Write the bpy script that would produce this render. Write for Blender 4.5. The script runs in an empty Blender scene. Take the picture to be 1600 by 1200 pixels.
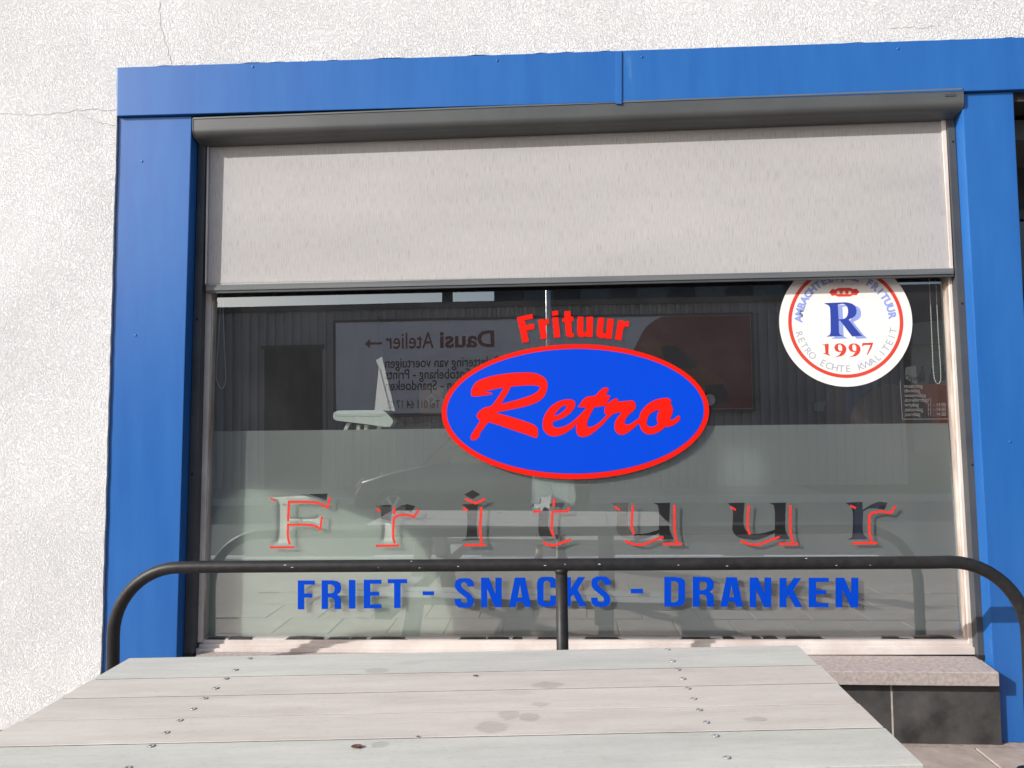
import bpy, bmesh, math, random
from mathutils import Vector, Matrix

random.seed(7)
scene = bpy.context.scene
COL = scene.collection

# ------------------------------------------------------------------ camera
D = 3.65                      # camera distance in front of the glass plane (y = 0)
H = 1.4792                    # camera height above the pavement
FPX = 1150.0
YAW, PIT, ROL = math.radians(3.5), math.radians(2.6), math.radians(-0.72)
fw = Vector((-math.sin(YAW) * math.cos(PIT), math.cos(YAW) * math.cos(PIT), math.sin(PIT)))
r0 = Vector((math.cos(YAW), math.sin(YAW), 0))
u0 = r0.cross(fw)
RT = math.cos(ROL) * r0 + math.sin(ROL) * u0
UP = -math.sin(ROL) * r0 + math.cos(ROL) * u0
CAM = Vector((0, -D, H))
cd = bpy.data.cameras.new('camera')
cam = bpy.data.objects.new('camera', cd)
COL.objects.link(cam)
cd.sensor_width = 36.0
cd.lens = 36.0 * FPX / 1600.0
cd.clip_start = 0.02
cd.clip_end = 500
cam.matrix_world = Matrix(((RT.x, UP.x, -fw.x, CAM.x), (RT.y, UP.y, -fw.y, CAM.y),
                           (RT.z, UP.z, -fw.z, CAM.z), (0, 0, 0, 1)))
scene.camera = cam

# ------------------------------------------------------------------ sky + sun
SUN = Vector((-1.55, -1.0, 0.93)).normalized()
w = bpy.data.worlds.new('World')
scene.world = w
w.use_nodes = True
wn = w.node_tree
sky = wn.nodes.new('ShaderNodeTexSky')
sky.sky_type = 'NISHITA'
sky.sun_disc = False
sky.sun_elevation = math.asin(SUN.z)
sky.sun_rotation = math.atan2(SUN.x, SUN.y)
sky.air_density = 1.0
sky.dust_density = 2.5
bg = wn.nodes['Background']
bg.inputs['Strength'].default_value = 0.15
wn.links.new(sky.outputs['Color'], bg.inputs['Color'])
sl = bpy.data.lights.new('sun', 'SUN')
sl.energy = 4.0
sl.angle = math.radians(0.5)
sl.color = (1.0, 0.975, 0.95)
so = bpy.data.objects.new('sun', sl)
COL.objects.link(so)
so.rotation_euler = SUN.to_track_quat('Z', 'Y').to_euler()
so.location = SUN * 30
vs = scene.view_settings
vs.view_transform = 'Standard'
vs.look = 'None'
vs.gamma = 1.0
vs.exposure = 0.41
vs.use_curve_mapping = False
scene.render.engine = 'CYCLES'
scene.cycles.use_denoising = True
scene.cycles.caustics_reflective = False
scene.cycles.caustics_refractive = False
scene.cycles.transparent_max_bounces = 16
scene.cycles.max_bounces = 8

# ------------------------------------------------------------------ helpers
def at(px, py, Y):
    """Point of the upright plane y = Y seen at photo pixel (px, py)."""
    d = RT * ((px - 800) / FPX) + UP * (-(py - 600) / FPX) + fw
    return CAM + d * ((Y + D) / d.y)

def atz(px, py, Z):
    d = RT * ((px - 800) / FPX) + UP * (-(py - 600) / FPX) + fw
    return CAM + d * ((Z - H) / d.z)

def link(name, me, mat=None, parent=None):
    o = bpy.data.objects.new(name, me)
    COL.objects.link(o)
    if parent is not None:
        o.parent = parent
    if mat is not None and me is not None:
        me.materials.clear()
        me.materials.append(mat)
    return o

def tag(o, label=None, cat=None, group=None, kind=None):
    if label: o['label'] = label
    if cat: o['category'] = cat
    if group: o['group'] = group
    if kind: o['kind'] = kind
    return o

def thing(name, label, cat, group=None, loc=(0, 0, 0)):
    o = bpy.data.objects.new(name, None)
    o.empty_display_size = 0.1
    COL.objects.link(o)
    o.location = loc
    return tag(o, label, cat, group)

def bm_mesh(bm, name, smooth=False):
    bmesh.ops.recalc_face_normals(bm, faces=bm.faces)
    me = bpy.data.meshes.new(name)
    bm.to_mesh(me)
    bm.free()
    if smooth:
        for p in me.polygons: p.use_smooth = True
    return me

def bevel_bm(bm, off, seg=2):
    bmesh.ops.bevel(bm, geom=list(bm.edges), offset=off, segments=seg, profile=0.6, affect='EDGES', clamp_overlap=True)

def box_bm(bm, lo, hi):
    vs_ = [bm.verts.new((x, y, z)) for x in (lo[0], hi[0]) for y in (lo[1], hi[1]) for z in (lo[2], hi[2])]
    for f in ((0, 1, 3, 2), (4, 6, 7, 5), (0, 4, 5, 1), (2, 3, 7, 6), (0, 2, 6, 4), (1, 5, 7, 3)):
        bm.faces.new([vs_[i] for i in f])

def box(name, lo, hi, mat, parent=None, bev=0.0):
    bm = bmesh.new()
    box_bm(bm, lo, hi)
    if bev: bevel_bm(bm, bev)
    return link(name, bm_mesh(bm, name), mat, parent)

def prism(name, pts, yf, yb, mat, parent=None, bev=0.0):
    """Convex polygon of (x, z) points extruded from y = yf to y = yb."""
    bm = bmesh.new()
    a = [bm.verts.new((p[0], yf, p[1])) for p in pts]
    b = [bm.verts.new((p[0], yb, p[1])) for p in pts]
    n = len(pts)
    bm.faces.new(a)
    bm.faces.new(b[::-1])
    for i in range(n):
        bm.faces.new((a[i], a[(i + 1) % n], b[(i + 1) % n], b[i]))
    if bev: bevel_bm(bm, bev)
    return link(name, bm_mesh(bm, name), mat, parent)

def pxprism(name, pix, yf, yb, mat, parent=None, bev=0.0):
    return prism(name, [(at(x, y, yf).x, at(x, y, yf).z) for x, y in pix], yf, yb, mat, parent, bev)

def xsweep(name, prof, x0, x1, mat, parent=None, smooth=False):
    """Closed (y, z) profile swept along x."""
    bm = bmesh.new()
    a = [bm.verts.new((x0, y, z)) for y, z in prof]
    b = [bm.verts.new((x1, y, z)) for y, z in prof]
    n = len(prof)
    bm.faces.new(a)
    bm.faces.new(b[::-1])
    for i in range(n):
        f = bm.faces.new((a[i], a[(i + 1) % n], b[(i + 1) % n], b[i]))
        f.smooth = smooth
    return link(name, bm_mesh(bm, name), mat, parent)

def catmull(pts, sub=3):
    n = len(pts)
    out = []
    for i in range(n):
        p0, p1, p2, p3 = (Vector(pts[(i + k) % n]) for k in (-1, 0, 1, 2))
        l = (p2 - p1).length
        if l < 1e-6: continue
        v1, v2 = (p1 - p0), (p2 - p1)
        out.append(tuple(p1))
        for s in range(1, sub):
            t = s / sub
            m1 = (p2 - p0) * 0.5
            m2 = (p3 - p1) * 0.5
            if m1.length > l: m1 = m1 * (l / m1.length)
            if m2.length > l: m2 = m2 * (l / m2.length)
            h = ((2*t**3 - 3*t*t + 1) * p1 + (t**3 - 2*t*t + t) * m1 + (-2*t**3 + 3*t*t) * p2 + (t**3 - t*t) * m2)
            out.append(tuple(h))
    return out

def fill_mesh(loops, y, thick, back=False):
    """Closed (x, z) loops, inner ones being holes, filled upright with front at y."""
    cu = bpy.data.curves.new('c', 'CURVE')
    cu.dimensions = '2D'
    cu.fill_mode = 'BOTH'
    cu.extrude = thick / 2
    for lp in loops:
        sp = cu.splines.new('POLY')
        sp.points.add(len(lp) - 1)
        for i, p in enumerate(lp):
            sp.points[i].co = (p[0], p[1], 0, 1)
        sp.use_cyclic_u = True
    return curve_to_upright(cu, y, thick)

def curve_to_upright(cu, y, thick):
    o = bpy.data.objects.new('c', cu)
    COL.objects.link(o)
    dg = bpy.context.evaluated_depsgraph_get()
    me = bpy.data.meshes.new_from_object(o.evaluated_get(dg))
    bpy.data.objects.remove(o)
    bpy.data.curves.remove(cu)
    me.transform(Matrix(((1, 0, 0, 0), (0, 0, -1, y + thick / 2), (0, 1, 0, 0), (0, 0, 0, 1))))
    return me

def shape(name, loops, y, thick, mat, parent=None):
    return link(name, fill_mesh(loops, y, thick), mat, parent)

def pxloops(loops, org, sc, y, smooth=True):
    out = []
    for lp in loops:
        l2 = catmull(lp, 4) if smooth else lp
        q = [at(org[0] + p[0] * sc, org[1] + p[1] * sc, y) for p in l2]
        out.append([(v.x, v.z) for v in q])
    return out

def pxshape(name, loops, org, sc, y, thick, mat, parent=None, smooth=True):
    return shape(name, pxloops(loops, org, sc, y, smooth), y, thick, mat, parent)

def stroke_loop(pts, wdt):
    """Outline of a polyline of given width with mitred corners."""
    P = [Vector(p) for p in pts]
    L, Rr = [], []
    for i, p in enumerate(P):
        d1 = (P[i] - P[i - 1]).normalized() if i else None
        d2 = (P[i + 1] - P[i]).normalized() if i < len(P) - 1 else None
        if d1 is None: d1 = d2
        if d2 is None: d2 = d1
        n1 = Vector((-d1.y, d1.x)); n2 = Vector((-d2.y, d2.x))
        m = (n1 + n2)
        if m.length < 1e-3: m = n1
        m.normalize()
        k = min(1.6, 1.0 / max(0.3, m.dot(n1)))
        L.append(tuple(p + m * wdt / 2 * k)); Rr.append(tuple(p - m * wdt / 2 * k))
    return L + Rr[::-1]

def text_mesh(body, size, y, bold=0.0, xs=1.0, align='LEFT', thick=0.0006):
    cu = bpy.data.curves.new('t', 'FONT')
    cu.body = body
    cu.size = size
    cu.offset = bold
    cu.extrude = thick / 2
    cu.align_x = align
    cu.resolution_u = 3
    me = curve_to_upright(cu, y, thick)
    if xs != 1.0:
        me.transform(Matrix.Diagonal((xs, 1, 1, 1)))
    return me

def lathe(name, prof, seg, mat, parent=None, M=None, smooth=True):
    """(radius, height) profile spun about z."""
    bm = bmesh.new()
    rings = []
    for r, z in prof:
        rings.append([bm.verts.new((r * math.cos(2 * math.pi * k / seg), r * math.sin(2 * math.pi * k / seg), z)) for k in range(seg)] if r > 1e-6 else [bm.verts.new((0, 0, z))])
    for a, b in zip(rings, rings[1:]):
        for k in range(seg):
            q = [a[k % len(a)], a[(k + 1) % len(a)], b[(k + 1) % len(b)], b[k % len(b)]]
            q = list(dict.fromkeys(q))
            if len(q) > 2:
                f = bm.faces.new(q); f.smooth = smooth
    me = bm_mesh(bm, name)
    if M is not None: me.transform(M)
    return link(name, me, mat, parent)

def tube_mesh(pts, rad, seg=12, name='tube'):
    bm = bmesh.new()
    P = [Vector(p) for p in pts]
    rings = []
    ref = Vector((0, 1, 0))
    for i, p in enumerate(P):
        t = (P[min(i + 1, len(P) - 1)] - P[max(i - 1, 0)]).normalized()
        if abs(t.dot(ref)) > 0.95: ref = Vector((1, 0, 0))
        a = t.cross(ref).normalized(); b = t.cross(a).normalized()
        rr = rad[i] if isinstance(rad, (list, tuple)) else rad
        rings.append([bm.verts.new(p + (a * math.cos(2 * math.pi * k / seg) + b * math.sin(2 * math.pi * k / seg)) * rr) for k in range(seg)])
    for a, b in zip(rings, rings[1:]):
        for k in range(seg):
            f = bm.faces.new((a[k], a[(k + 1) % seg], b[(k + 1) % seg], b[k])); f.smooth = True
    bm.faces.new(rings[0]); bm.faces.new(rings[-1])
    return bm_mesh(bm, name)

def tube(name, pts, rad, mat, parent=None, seg=12):
    return link(name, tube_mesh(pts, rad, seg, name), mat, parent)

# ------------------------------------------------------------------ materials
def new_mat(name):
    m = bpy.data.materials.new(name)
    m.use_nodes = True
    nt = m.node_tree
    return m, nt, nt.nodes['Principled BSDF']

def N(nt, typ, **kw):
    n = nt.nodes.new(typ)
    for k, v in kw.items():
        if k in n.inputs.keys(): n.inputs[k].default_value = v
        else: setattr(n, k, v)
    return n

def coords(nt, scale=(1, 1, 1)):
    tc = nt.nodes.new('ShaderNodeTexCoord')
    mp = nt.nodes.new('ShaderNodeMapping')
    mp.inputs['Scale'].default_value = scale
    nt.links.new(tc.outputs['Object'], mp.inputs['Vector'])
    return mp.outputs['Vector']

def noisy(name, c1, c2, scale=4, detail=5, rough=0.6, spec=0.4, stretch=(1, 1, 1), bump=0.0, bscale=60, ramp=(0.35, 0.65), metallic=0.0, coat=0.0):
    m, nt, b = new_mat(name)
    v = coords(nt, stretch)
    n = N(nt, 'ShaderNodeTexNoise', Scale=scale, Detail=detail, Roughness=0.6)
    nt.links.new(v, n.inputs['Vector'])
    cr = nt.nodes.new('ShaderNodeValToRGB')
    cr.color_ramp.elements[0].position = ramp[0]; cr.color_ramp.elements[0].color = (*c1, 1)
    cr.color_ramp.elements[1].position = ramp[1]; cr.color_ramp.elements[1].color = (*c2, 1)
    nt.links.new(n.outputs['Fac'], cr.inputs['Fac'])
    nt.links.new(cr.outputs['Color'], b.inputs['Base Color'])
    b.inputs['Roughness'].default_value = rough
    b.inputs['Specular IOR Level'].default_value = spec
    b.inputs['Metallic'].default_value = metallic
    b.inputs['Coat Weight'].default_value = coat
    if bump:
        n2 = N(nt, 'ShaderNodeTexNoise', Scale=bscale, Detail=4)
        nt.links.new(v, n2.inputs['Vector'])
        bp = N(nt, 'ShaderNodeBump', Strength=1.0, Distance=bump)
        nt.links.new(n2.outputs['Fac'], bp.inputs['Height'])
        nt.links.new(bp.outputs['Normal'], b.inputs['Normal'])
    return m

def plain(name, c, rough=0.5, spec=0.4, var=0.06, **kw):
    return noisy(name, tuple(x * (1 - var) for x in c), tuple(min(1, x * (1 + var)) for x in c), rough=rough, spec=spec, **kw)

def stucco_material():
    m, nt, b = new_mat('white_stucco')
    v = coords(nt)
    n0 = N(nt, 'ShaderNodeTexNoise', Scale=150.0, Detail=1.2, Roughness=0.5, Distortion=1.1)
    nt.links.new(v, n0.inputs['Vector'])
    mr = N(nt, 'ShaderNodeMapRange'); mr.inputs['From Min'].default_value = 0.36; mr.inputs['From Max'].default_value = 0.58
    mr.interpolation_type = 'SMOOTHSTEP'
    nt.links.new(n0.outputs['Fac'], mr.inputs['Value'])
    n1 = N(nt, 'ShaderNodeTexNoise', Scale=17.0, Detail=6.0)
    nt.links.new(v, n1.inputs['Vector'])
    mul = N(nt, 'ShaderNodeMath', operation='MULTIPLY'); mul.inputs[1].default_value = 0.5
    nt.links.new(n1.outputs['Fac'], mul.inputs[0])
    add = N(nt, 'ShaderNodeMath', operation='ADD')
    nt.links.new(mr.outputs[0], add.inputs[0]); nt.links.new(mul.outputs[0], add.inputs[1])
    bp = N(nt, 'ShaderNodeBump', Strength=1.0, Distance=0.0044)
    nt.links.new(add.outputs[0], bp.inputs['Height'])
    nt.links.new(bp.outputs['Normal'], b.inputs['Normal'])
    n2 = N(nt, 'ShaderNodeTexNoise', Scale=1.6, Detail=6.0)
    nt.links.new(v, n2.inputs['Vector'])
    cr = nt.nodes.new('ShaderNodeValToRGB')
    cr.color_ramp.elements[0].position = 0.3; cr.color_ramp.elements[0].color = (0.70, 0.705, 0.715, 1)
    cr.color_ramp.elements[1].position = 0.62; cr.color_ramp.elements[1].color = (0.79, 0.795, 0.805, 1)
    nt.links.new(n2.outputs['Fac'], cr.inputs['Fac'])
    nt.links.new(cr.outputs['Color'], b.inputs['Base Color'])
    b.inputs['Roughness'].default_value = 0.9
    b.inputs['Specular IOR Level'].default_value = 0.2
    return m

def fabric_material():
    m, nt, b = new_mat('screen_fabric')
    v = coords(nt, (300, 1, 15))
    n = N(nt, 'ShaderNodeTexNoise', Scale=1.0, Detail=3.0, Roughness=0.7)
    nt.links.new(v, n.inputs['Vector'])
    cr = nt.nodes.new('ShaderNodeValToRGB')
    e = cr.color_ramp.elements
    e[0].position = 0.28; e[0].color = (0.24, 0.235, 0.235, 1)
    e[1].position = 0.42; e[1].color = (0.385, 0.372, 0.37, 1)
    e2 = e.new(0.72); e2.color = (0.45, 0.437, 0.435, 1)
    nt.links.new(n.outputs['Fac'], cr.inputs['Fac'])
    v2 = coords(nt, (0.7, 1, 3.0))
    n2 = N(nt, 'ShaderNodeTexNoise', Scale=1.2, Detail=4.0)
    nt.links.new(v2, n2.inputs['Vector'])
    mr = N(nt, 'ShaderNodeMapRange'); mr.inputs['From Min'].default_value = 0.3; mr.inputs['From Max'].default_value = 0.7
    mr.inputs['To Min'].default_value = 0.93; mr.inputs['To Max'].default_value = 1.05
    nt.links.new(n2.outputs['Fac'], mr.inputs['Value'])
    mx = N(nt, 'ShaderNodeMix', data_type='RGBA', blend_type='MULTIPLY')
    mx.inputs['Factor'].default_value = 1.0
    nt.links.new(cr.outputs['Color'], mx.inputs['A']); nt.links.new(mr.outputs[0], mx.inputs['B'])
    nt.links.new(mx.outputs['Result'], b.inputs['Base Color'])
    bp = N(nt, 'ShaderNodeBump', Strength=0.5, Distance=0.001)
    nt.links.new(n.outputs['Fac'], bp.inputs['Height']); nt.links.new(bp.outputs['Normal'], b.inputs['Normal'])
    b.inputs['Roughness'].default_value = 0.8
    b.inputs['Specular IOR Level'].default_value = 0.25
    return m

def glass_material(refl=0.27, tint=(0.83, 0.87, 0.86), name='window_glass'):
    m, nt, b = new_mat(name)
    nt.nodes.remove(b)
    out = nt.nodes['Material Output']
    tr = nt.nodes.new('ShaderNodeBsdfTransparent'); tr.inputs['Color'].default_value = (*tint, 1)
    gl = nt.nodes.new('ShaderNodeBsdfGlossy'); gl.inputs['Roughness'].default_value = 0.0
    gl.inputs['Color'].default_value = (0.95, 0.97, 1.0, 1)
    fr = N(nt, 'ShaderNodeLayerWeight', Blend=0.5)
    pw5 = N(nt, 'ShaderNodeMath', operation='POWER'); pw5.inputs[1].default_value = 5.0
    nt.links.new(fr.outputs['Facing'], pw5.inputs[0])
    ad = N(nt, 'ShaderNodeMath', operation='MULTIPLY_ADD'); ad.inputs[1].default_value = 1.0 - refl; ad.inputs[2].default_value = refl
    ad.use_clamp = True
    nt.links.new(pw5.outputs[0], ad.inputs[0])
    # very slight waviness of the panes
    tc = coords(nt, (1, 1, 1))
    nn = N(nt, 'ShaderNodeTexNoise', Scale=1.4, Detail=1.0)
    nt.links.new(tc, nn.inputs['Vector'])
    bp = N(nt, 'ShaderNodeBump', Strength=0.08, Distance=0.004)
    nt.links.new(nn.outputs['Fac'], bp.inputs['Height'])
    nt.links.new(bp.outputs['Normal'], gl.inputs['Normal'])
    mx = nt.nodes.new('ShaderNodeMixShader')
    nt.links.new(ad.outputs[0], mx.inputs['Fac'])
    nt.links.new(tr.outputs[0], mx.inputs[1]); nt.links.new(gl.outputs[0], mx.inputs[2])
    du = nt.nodes.new('ShaderNodeBsdfDiffuse'); du.inputs['Color'].default_value = (0.6, 0.6, 0.6, 1)
    nd = N(nt, 'ShaderNodeTexNoise', Scale=3.0, Detail=6.0, Roughness=0.65)
    nt.links.new(tc, nd.inputs['Vector'])
    mrd = N(nt, 'ShaderNodeMapRange'); mrd.inputs['From Min'].default_value = 0.3; mrd.inputs['From Max'].default_value = 0.7
    mrd.inputs['To Min'].default_value = 0.012; mrd.inputs['To Max'].default_value = 0.034
    nt.links.new(nd.outputs['Fac'], mrd.inputs['Value'])
    mx2 = nt.nodes.new('ShaderNodeMixShader')
    nt.links.new(mrd.outputs[0], mx2.inputs['Fac'])
    nt.links.new(mx.outputs[0], mx2.inputs[1]); nt.links.new(du.outputs[0], mx2.inputs[2])
    nt.links.new(mx2.outputs[0], out.inputs['Surface'])
    return m

def film_material():
    m, nt, b = new_mat('frosted_film')
    nt.nodes.remove(b)
    out = nt.nodes['Material Output']
    df = nt.nodes.new('ShaderNodeBsdfDiffuse')
    v = coords(nt, (1, 1, 0.5))
    n = N(nt, 'ShaderNodeTexNoise', Scale=2.2, Detail=6.0)
    nt.links.new(v, n.inputs['Vector'])
    cr = nt.nodes.new('ShaderNodeValToRGB')
    cr.color_ramp.elements[0].position = 0.3; cr.color_ramp.elements[0].color = (0.62, 0.645, 0.65, 1)
    cr.color_ramp.elements[1].position = 0.7; cr.color_ramp.elements[1].color = (0.72, 0.74, 0.745, 1)
    nt.links.new(n.outputs['Fac'], cr.inputs['Fac'])
    nt.links.new(cr.outputs['Color'], df.inputs['Color'])
    tl = nt.nodes.new('ShaderNodeBsdfTranslucent'); tl.inputs['Color'].default_value = (0.96, 0.98, 0.965, 1)
    tr = nt.nodes.new('ShaderNodeBsdfTransparent'); tr.inputs['Color'].default_value = (0.9, 0.95, 0.92, 1)
    a = nt.nodes.new('ShaderNodeMixShader'); a.inputs['Fac'].default_value = 0.77
    nt.links.new(df.outputs[0], a.inputs[1]); nt.links.new(tl.outputs[0], a.inputs[2])
    c = nt.nodes.new('ShaderNodeMixShader'); c.inputs['Fac'].default_value = 0.12
    nt.links.new(a.outputs[0], c.inputs[1]); nt.links.new(tr.outputs[0], c.inputs[2])
    nt.links.new(c.outputs[0], out.inputs['Surface'])
    return m

# table frame: its far corners fix position and turn; the boards and their stains use it
TZ = 0.75
cA, cB, cC = atz(205, 1028, TZ), atz(1248, 1008, TZ), atz(1441.5, 1195, TZ)
ux = (cB - cA).normalized(); uy = Vector((-ux.y, ux.x, 0))
STAINS = []
for px_, py_, ra_, rb_ in ((797, 1117, 18, 7.5), (829, 1121, 16, 6), (769, 1137, 25, 10), (856, 1070, 26, 5), (845, 1101, 14, 3.5), (588, 1048, 20, 4), (595, 1163, 14, 5), (1180, 1124, 20, 4)):
    c_ = atz(px_, py_, TZ); e_ = atz(px_ + ra_, py_, TZ); f_ = atz(px_, py_ + rb_, TZ)
    STAINS.append(((c_ - cA).dot(ux), (c_ - cA).dot(uy), (e_ - c_).length, (f_ - c_).length))

def board_material(name, c1, c2):
    m, nt, b = new_mat(name)
    v = coords(nt, (1.2, 7, 7))
    n = N(nt, 'ShaderNodeTexNoise', Scale=2.2, Detail=9.0, Roughness=0.68)
    nt.links.new(v, n.inputs['Vector'])
    cr = nt.nodes.new('ShaderNodeValToRGB')
    cr.color_ramp.elements[0].position = 0.3; cr.color_ramp.elements[0].color = (*c1, 1)
    cr.color_ramp.elements[1].position = 0.68; cr.color_ramp.elements[1].color = (*c2, 1)
    nt.links.new(n.outputs['Fac'], cr.inputs['Fac'])
    # dried drips and smudges with shapes of their own
    v3 = coords(nt, (3.2, 7.0, 1))
    vo = N(nt, 'ShaderNodeTexVoronoi', Scale=0.9, Randomness=1.0)
    nz = N(nt, 'ShaderNodeTexNoise', Scale=6.0, Detail=3.0)
    nt.links.new(v3, nz.inputs['Vector'])
    mixv = N(nt, 'ShaderNodeMix', data_type='VECTOR'); mixv.inputs['Factor'].default_value = 0.12
    nt.links.new(v3, mixv.inputs['A']); nt.links.new(nz.outputs['Color'], mixv.inputs['B'])
    nt.links.new(mixv.outputs['Result'], vo.inputs['Vector'])
    mr = N(nt, 'ShaderNodeMapRange'); mr.inputs['From Min'].default_value = 0.10; mr.inputs['From Max'].default_value = 0.17
    mr.inputs['To Min'].default_value = 0.90; mr.inputs['To Max'].default_value = 1.0
    nt.links.new(vo.outputs['Distance'], mr.inputs['Value'])
    # damp patches left by glasses and feet
    stain_sum = None
    tcs = nt.nodes.new('ShaderNodeTexCoord')
    nw = N(nt, 'ShaderNodeTexNoise', Scale=28.0, Detail=3.0)
    nt.links.new(tcs.outputs['Object'], nw.inputs['Vector'])
    wob = N(nt, 'ShaderNodeMix', data_type='VECTOR'); wob.inputs['Factor'].default_value = 0.03
    nt.links.new(tcs.outputs['Object'], wob.inputs['A']); nt.links.new(nw.outputs['Color'], wob.inputs['B'])
    for (sx, sy, ra, rb) in STAINS:
        mp = N(nt, 'ShaderNodeMapping'); mp.vector_type = 'POINT'
        mp.inputs['Location'].default_value = (-(sx * .97 + .015) / ra, -(sy * .97 + .015) / rb, 0); mp.inputs['Scale'].default_value = (1 / ra, 1 / rb, 0)
        nt.links.new(wob.outputs['Result'], mp.inputs['Vector'])
        ln = N(nt, 'ShaderNodeVectorMath', operation='LENGTH'); nt.links.new(mp.outputs[0], ln.inputs[0])
        ms = N(nt, 'ShaderNodeMapRange'); ms.inputs['From Min'].default_value = 0.8; ms.inputs['From Max'].default_value = 1.08
        ms.inputs['To Min'].default_value = 0.80; ms.inputs['To Max'].default_value = 1.0
        nt.links.new(ln.outputs['Value'], ms.inputs['Value'])
        if stain_sum is None: stain_sum = ms.outputs[0]
        else:
            mm = N(nt, 'ShaderNodeMath', operation='MULTIPLY'); nt.links.new(stain_sum, mm.inputs[0]); nt.links.new(ms.outputs[0], mm.inputs[1]); stain_sum = mm.outputs[0]
    # fine dark scuffs
    v4 = coords(nt, (16, 60, 16))
    n4 = N(nt, 'ShaderNodeTexNoise', Scale=2.5, Detail=7.0, Roughness=0.78)
    nt.links.new(v4, n4.inputs['Vector'])
    mr4 = N(nt, 'ShaderNodeMapRange'); mr4.inputs['From Min'].default_value = 0.28; mr4.inputs['From Max'].default_value = 0.46
    mr4.inputs['To Min'].default_value = 0.70; mr4.inputs['To Max'].default_value = 1.0
    nt.links.new(n4.outputs['Fac'], mr4.inputs['Value'])
    mu = N(nt, 'ShaderNodeMath', operation='MULTIPLY')
    nt.links.new(mr.outputs[0], mu.inputs[0]); nt.links.new(mr4.outputs[0], mu.inputs[1])
    mu2 = N(nt, 'ShaderNodeMath', operation='MULTIPLY')
    nt.links.new(mu.outputs[0], mu2.inputs[0]); nt.links.new(stain_sum, mu2.inputs[1])
    mx = N(nt, 'ShaderNodeMix', data_type='RGBA', blend_type='MULTIPLY'); mx.inputs['Factor'].default_value = 1.0
    nt.links.new(cr.outputs['Color'], mx.inputs['A']); nt.links.new(mu2.outputs[0], mx.inputs['B'])
    nt.links.new(mx.outputs['Result'], b.inputs['Base Color'])
    bp = N(nt, 'ShaderNodeBump', Strength=0.5, Distance=0.0015)
    nt.links.new(n4.outputs['Fac'], bp.inputs['Height']); nt.links.new(bp.outputs['Normal'], b.inputs['Normal'])
    b.inputs['Roughness'].default_value = 0.62
    b.inputs['Specular IOR Level'].default_value = 0.3
    return m

def blue_metal_material():
    m, nt, b = new_mat('blue_painted_metal')
    v = coords(nt, (6, 6, 0.8))
    n = N(nt, 'ShaderNodeTexNoise', Scale=1.5, Detail=7.0, Roughness=0.65)
    nt.links.new(v, n.inputs['Vector'])
    cr = nt.nodes.new('ShaderNodeValToRGB')
    e = cr.color_ramp.elements
    e[0].position = 0.30; e[0].color = (0.016, 0.100, 0.345, 1)
    e[1].position = 0.66; e[1].color = (0.023, 0.126, 0.385, 1)
    e2 = e.new(0.80); e2.color = (0.085, 0.20, 0.44, 1)
    nt.links.new(n.outputs['Fac'], cr.inputs['Fac'])
    nt.links.new(cr.outputs['Color'], b.inputs['Base Color'])
    b.inputs['Roughness'].default_value = 0.30
    b.inputs['Specular IOR Level'].default_value = 0.40
    v2 = coords(nt)
    n2 = N(nt, 'ShaderNodeTexNoise', Scale=2.2, Detail=2.0)
    nt.links.new(v2, n2.inputs['Vector'])
    bp = N(nt, 'ShaderNodeBump', Strength=0.25, Distance=0.01)
    nt.links.new(n2.outputs['Fac'], bp.inputs['Height']); nt.links.new(bp.outputs['Normal'], b.inputs['Normal'])
    return m

M = {}
M['stucco'] = stucco_material()
M['fabric'] = fabric_material()
M['glass'] = glass_material()
M['film'] = film_material()
M['blue'] = blue_metal_material()
M['board_green'] = board_material('plastic_board_greenish', (0.39, 0.392, 0.355), (0.50, 0.50, 0.458))
M['board_pink'] = board_material('plastic_board_pinkish', (0.42, 0.385, 0.345), (0.53, 0.495, 0.45))
M['anthracite'] = noisy('anthracite_aluminium', (0.068, 0.072, 0.072), (0.085, 0.09, 0.09), scale=3, rough=0.42, spec=0.5)
M['guide'] = noisy('dark_guide_aluminium', (0.05, 0.053, 0.06), (0.065, 0.07, 0.075), scale=5, rough=0.5)
M['bar'] = noisy('grooved_bar_aluminium', (0.11, 0.12, 0.125), (0.15, 0.155, 0.16), scale=5, rough=0.4, stretch=(0.3, 8, 8))
M['frame'] = noisy('weathered_white_frame', (0.50, 0.435, 0.40), (0.68, 0.625, 0.585), scale=3, detail=8, rough=0.55, stretch=(1, 1, 1), bump=0.0006, bscale=40)
M['frame_dirty'] = noisy('dirty_frame_edge', (0.32, 0.24, 0.19), (0.60, 0.53, 0.48), scale=14, detail=6, rough=0.7, stretch=(1, 1, 0.2))
M['putty'] = noisy('old_black_sealant', (0.02, 0.02, 0.02), (0.06, 0.055, 0.05), scale=30, rough=0.7, bump=0.002, bscale=60)
M['sill'] = noisy('sill_stone', (0.30, 0.255, 0.235), (0.42, 0.365, 0.34), scale=60, detail=6, rough=0.8, bump=0.0012, bscale=150)
M['tile'] = noisy('black_tile', (0.030, 0.029, 0.028), (0.085, 0.080, 0.075), scale=6, detail=9, rough=0.48, bump=0.0006, bscale=30)
M['grout'] = noisy('grout', (0.36, 0.32, 0.27), (0.46, 0.42, 0.36), scale=40, rough=0.9)
M['rail'] = noisy('black_rail_paint', (0.014, 0.014, 0.015), (0.024, 0.023, 0.023), scale=25, rough=0.46, spec=0.25, bump=0.0005, bscale=60)
M['scratch'] = plain('bare_metal_scratch', (0.45, 0.44, 0.43), rough=0.5)
M['steel'] = noisy('dull_screw_steel', (0.26, 0.26, 0.25), (0.42, 0.41, 0.40), scale=80, rough=0.5, metallic=0.35)
M['dark_hole'] = plain('dark_hole', (0.015, 0.015, 0.015), rough=0.9)
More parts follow.
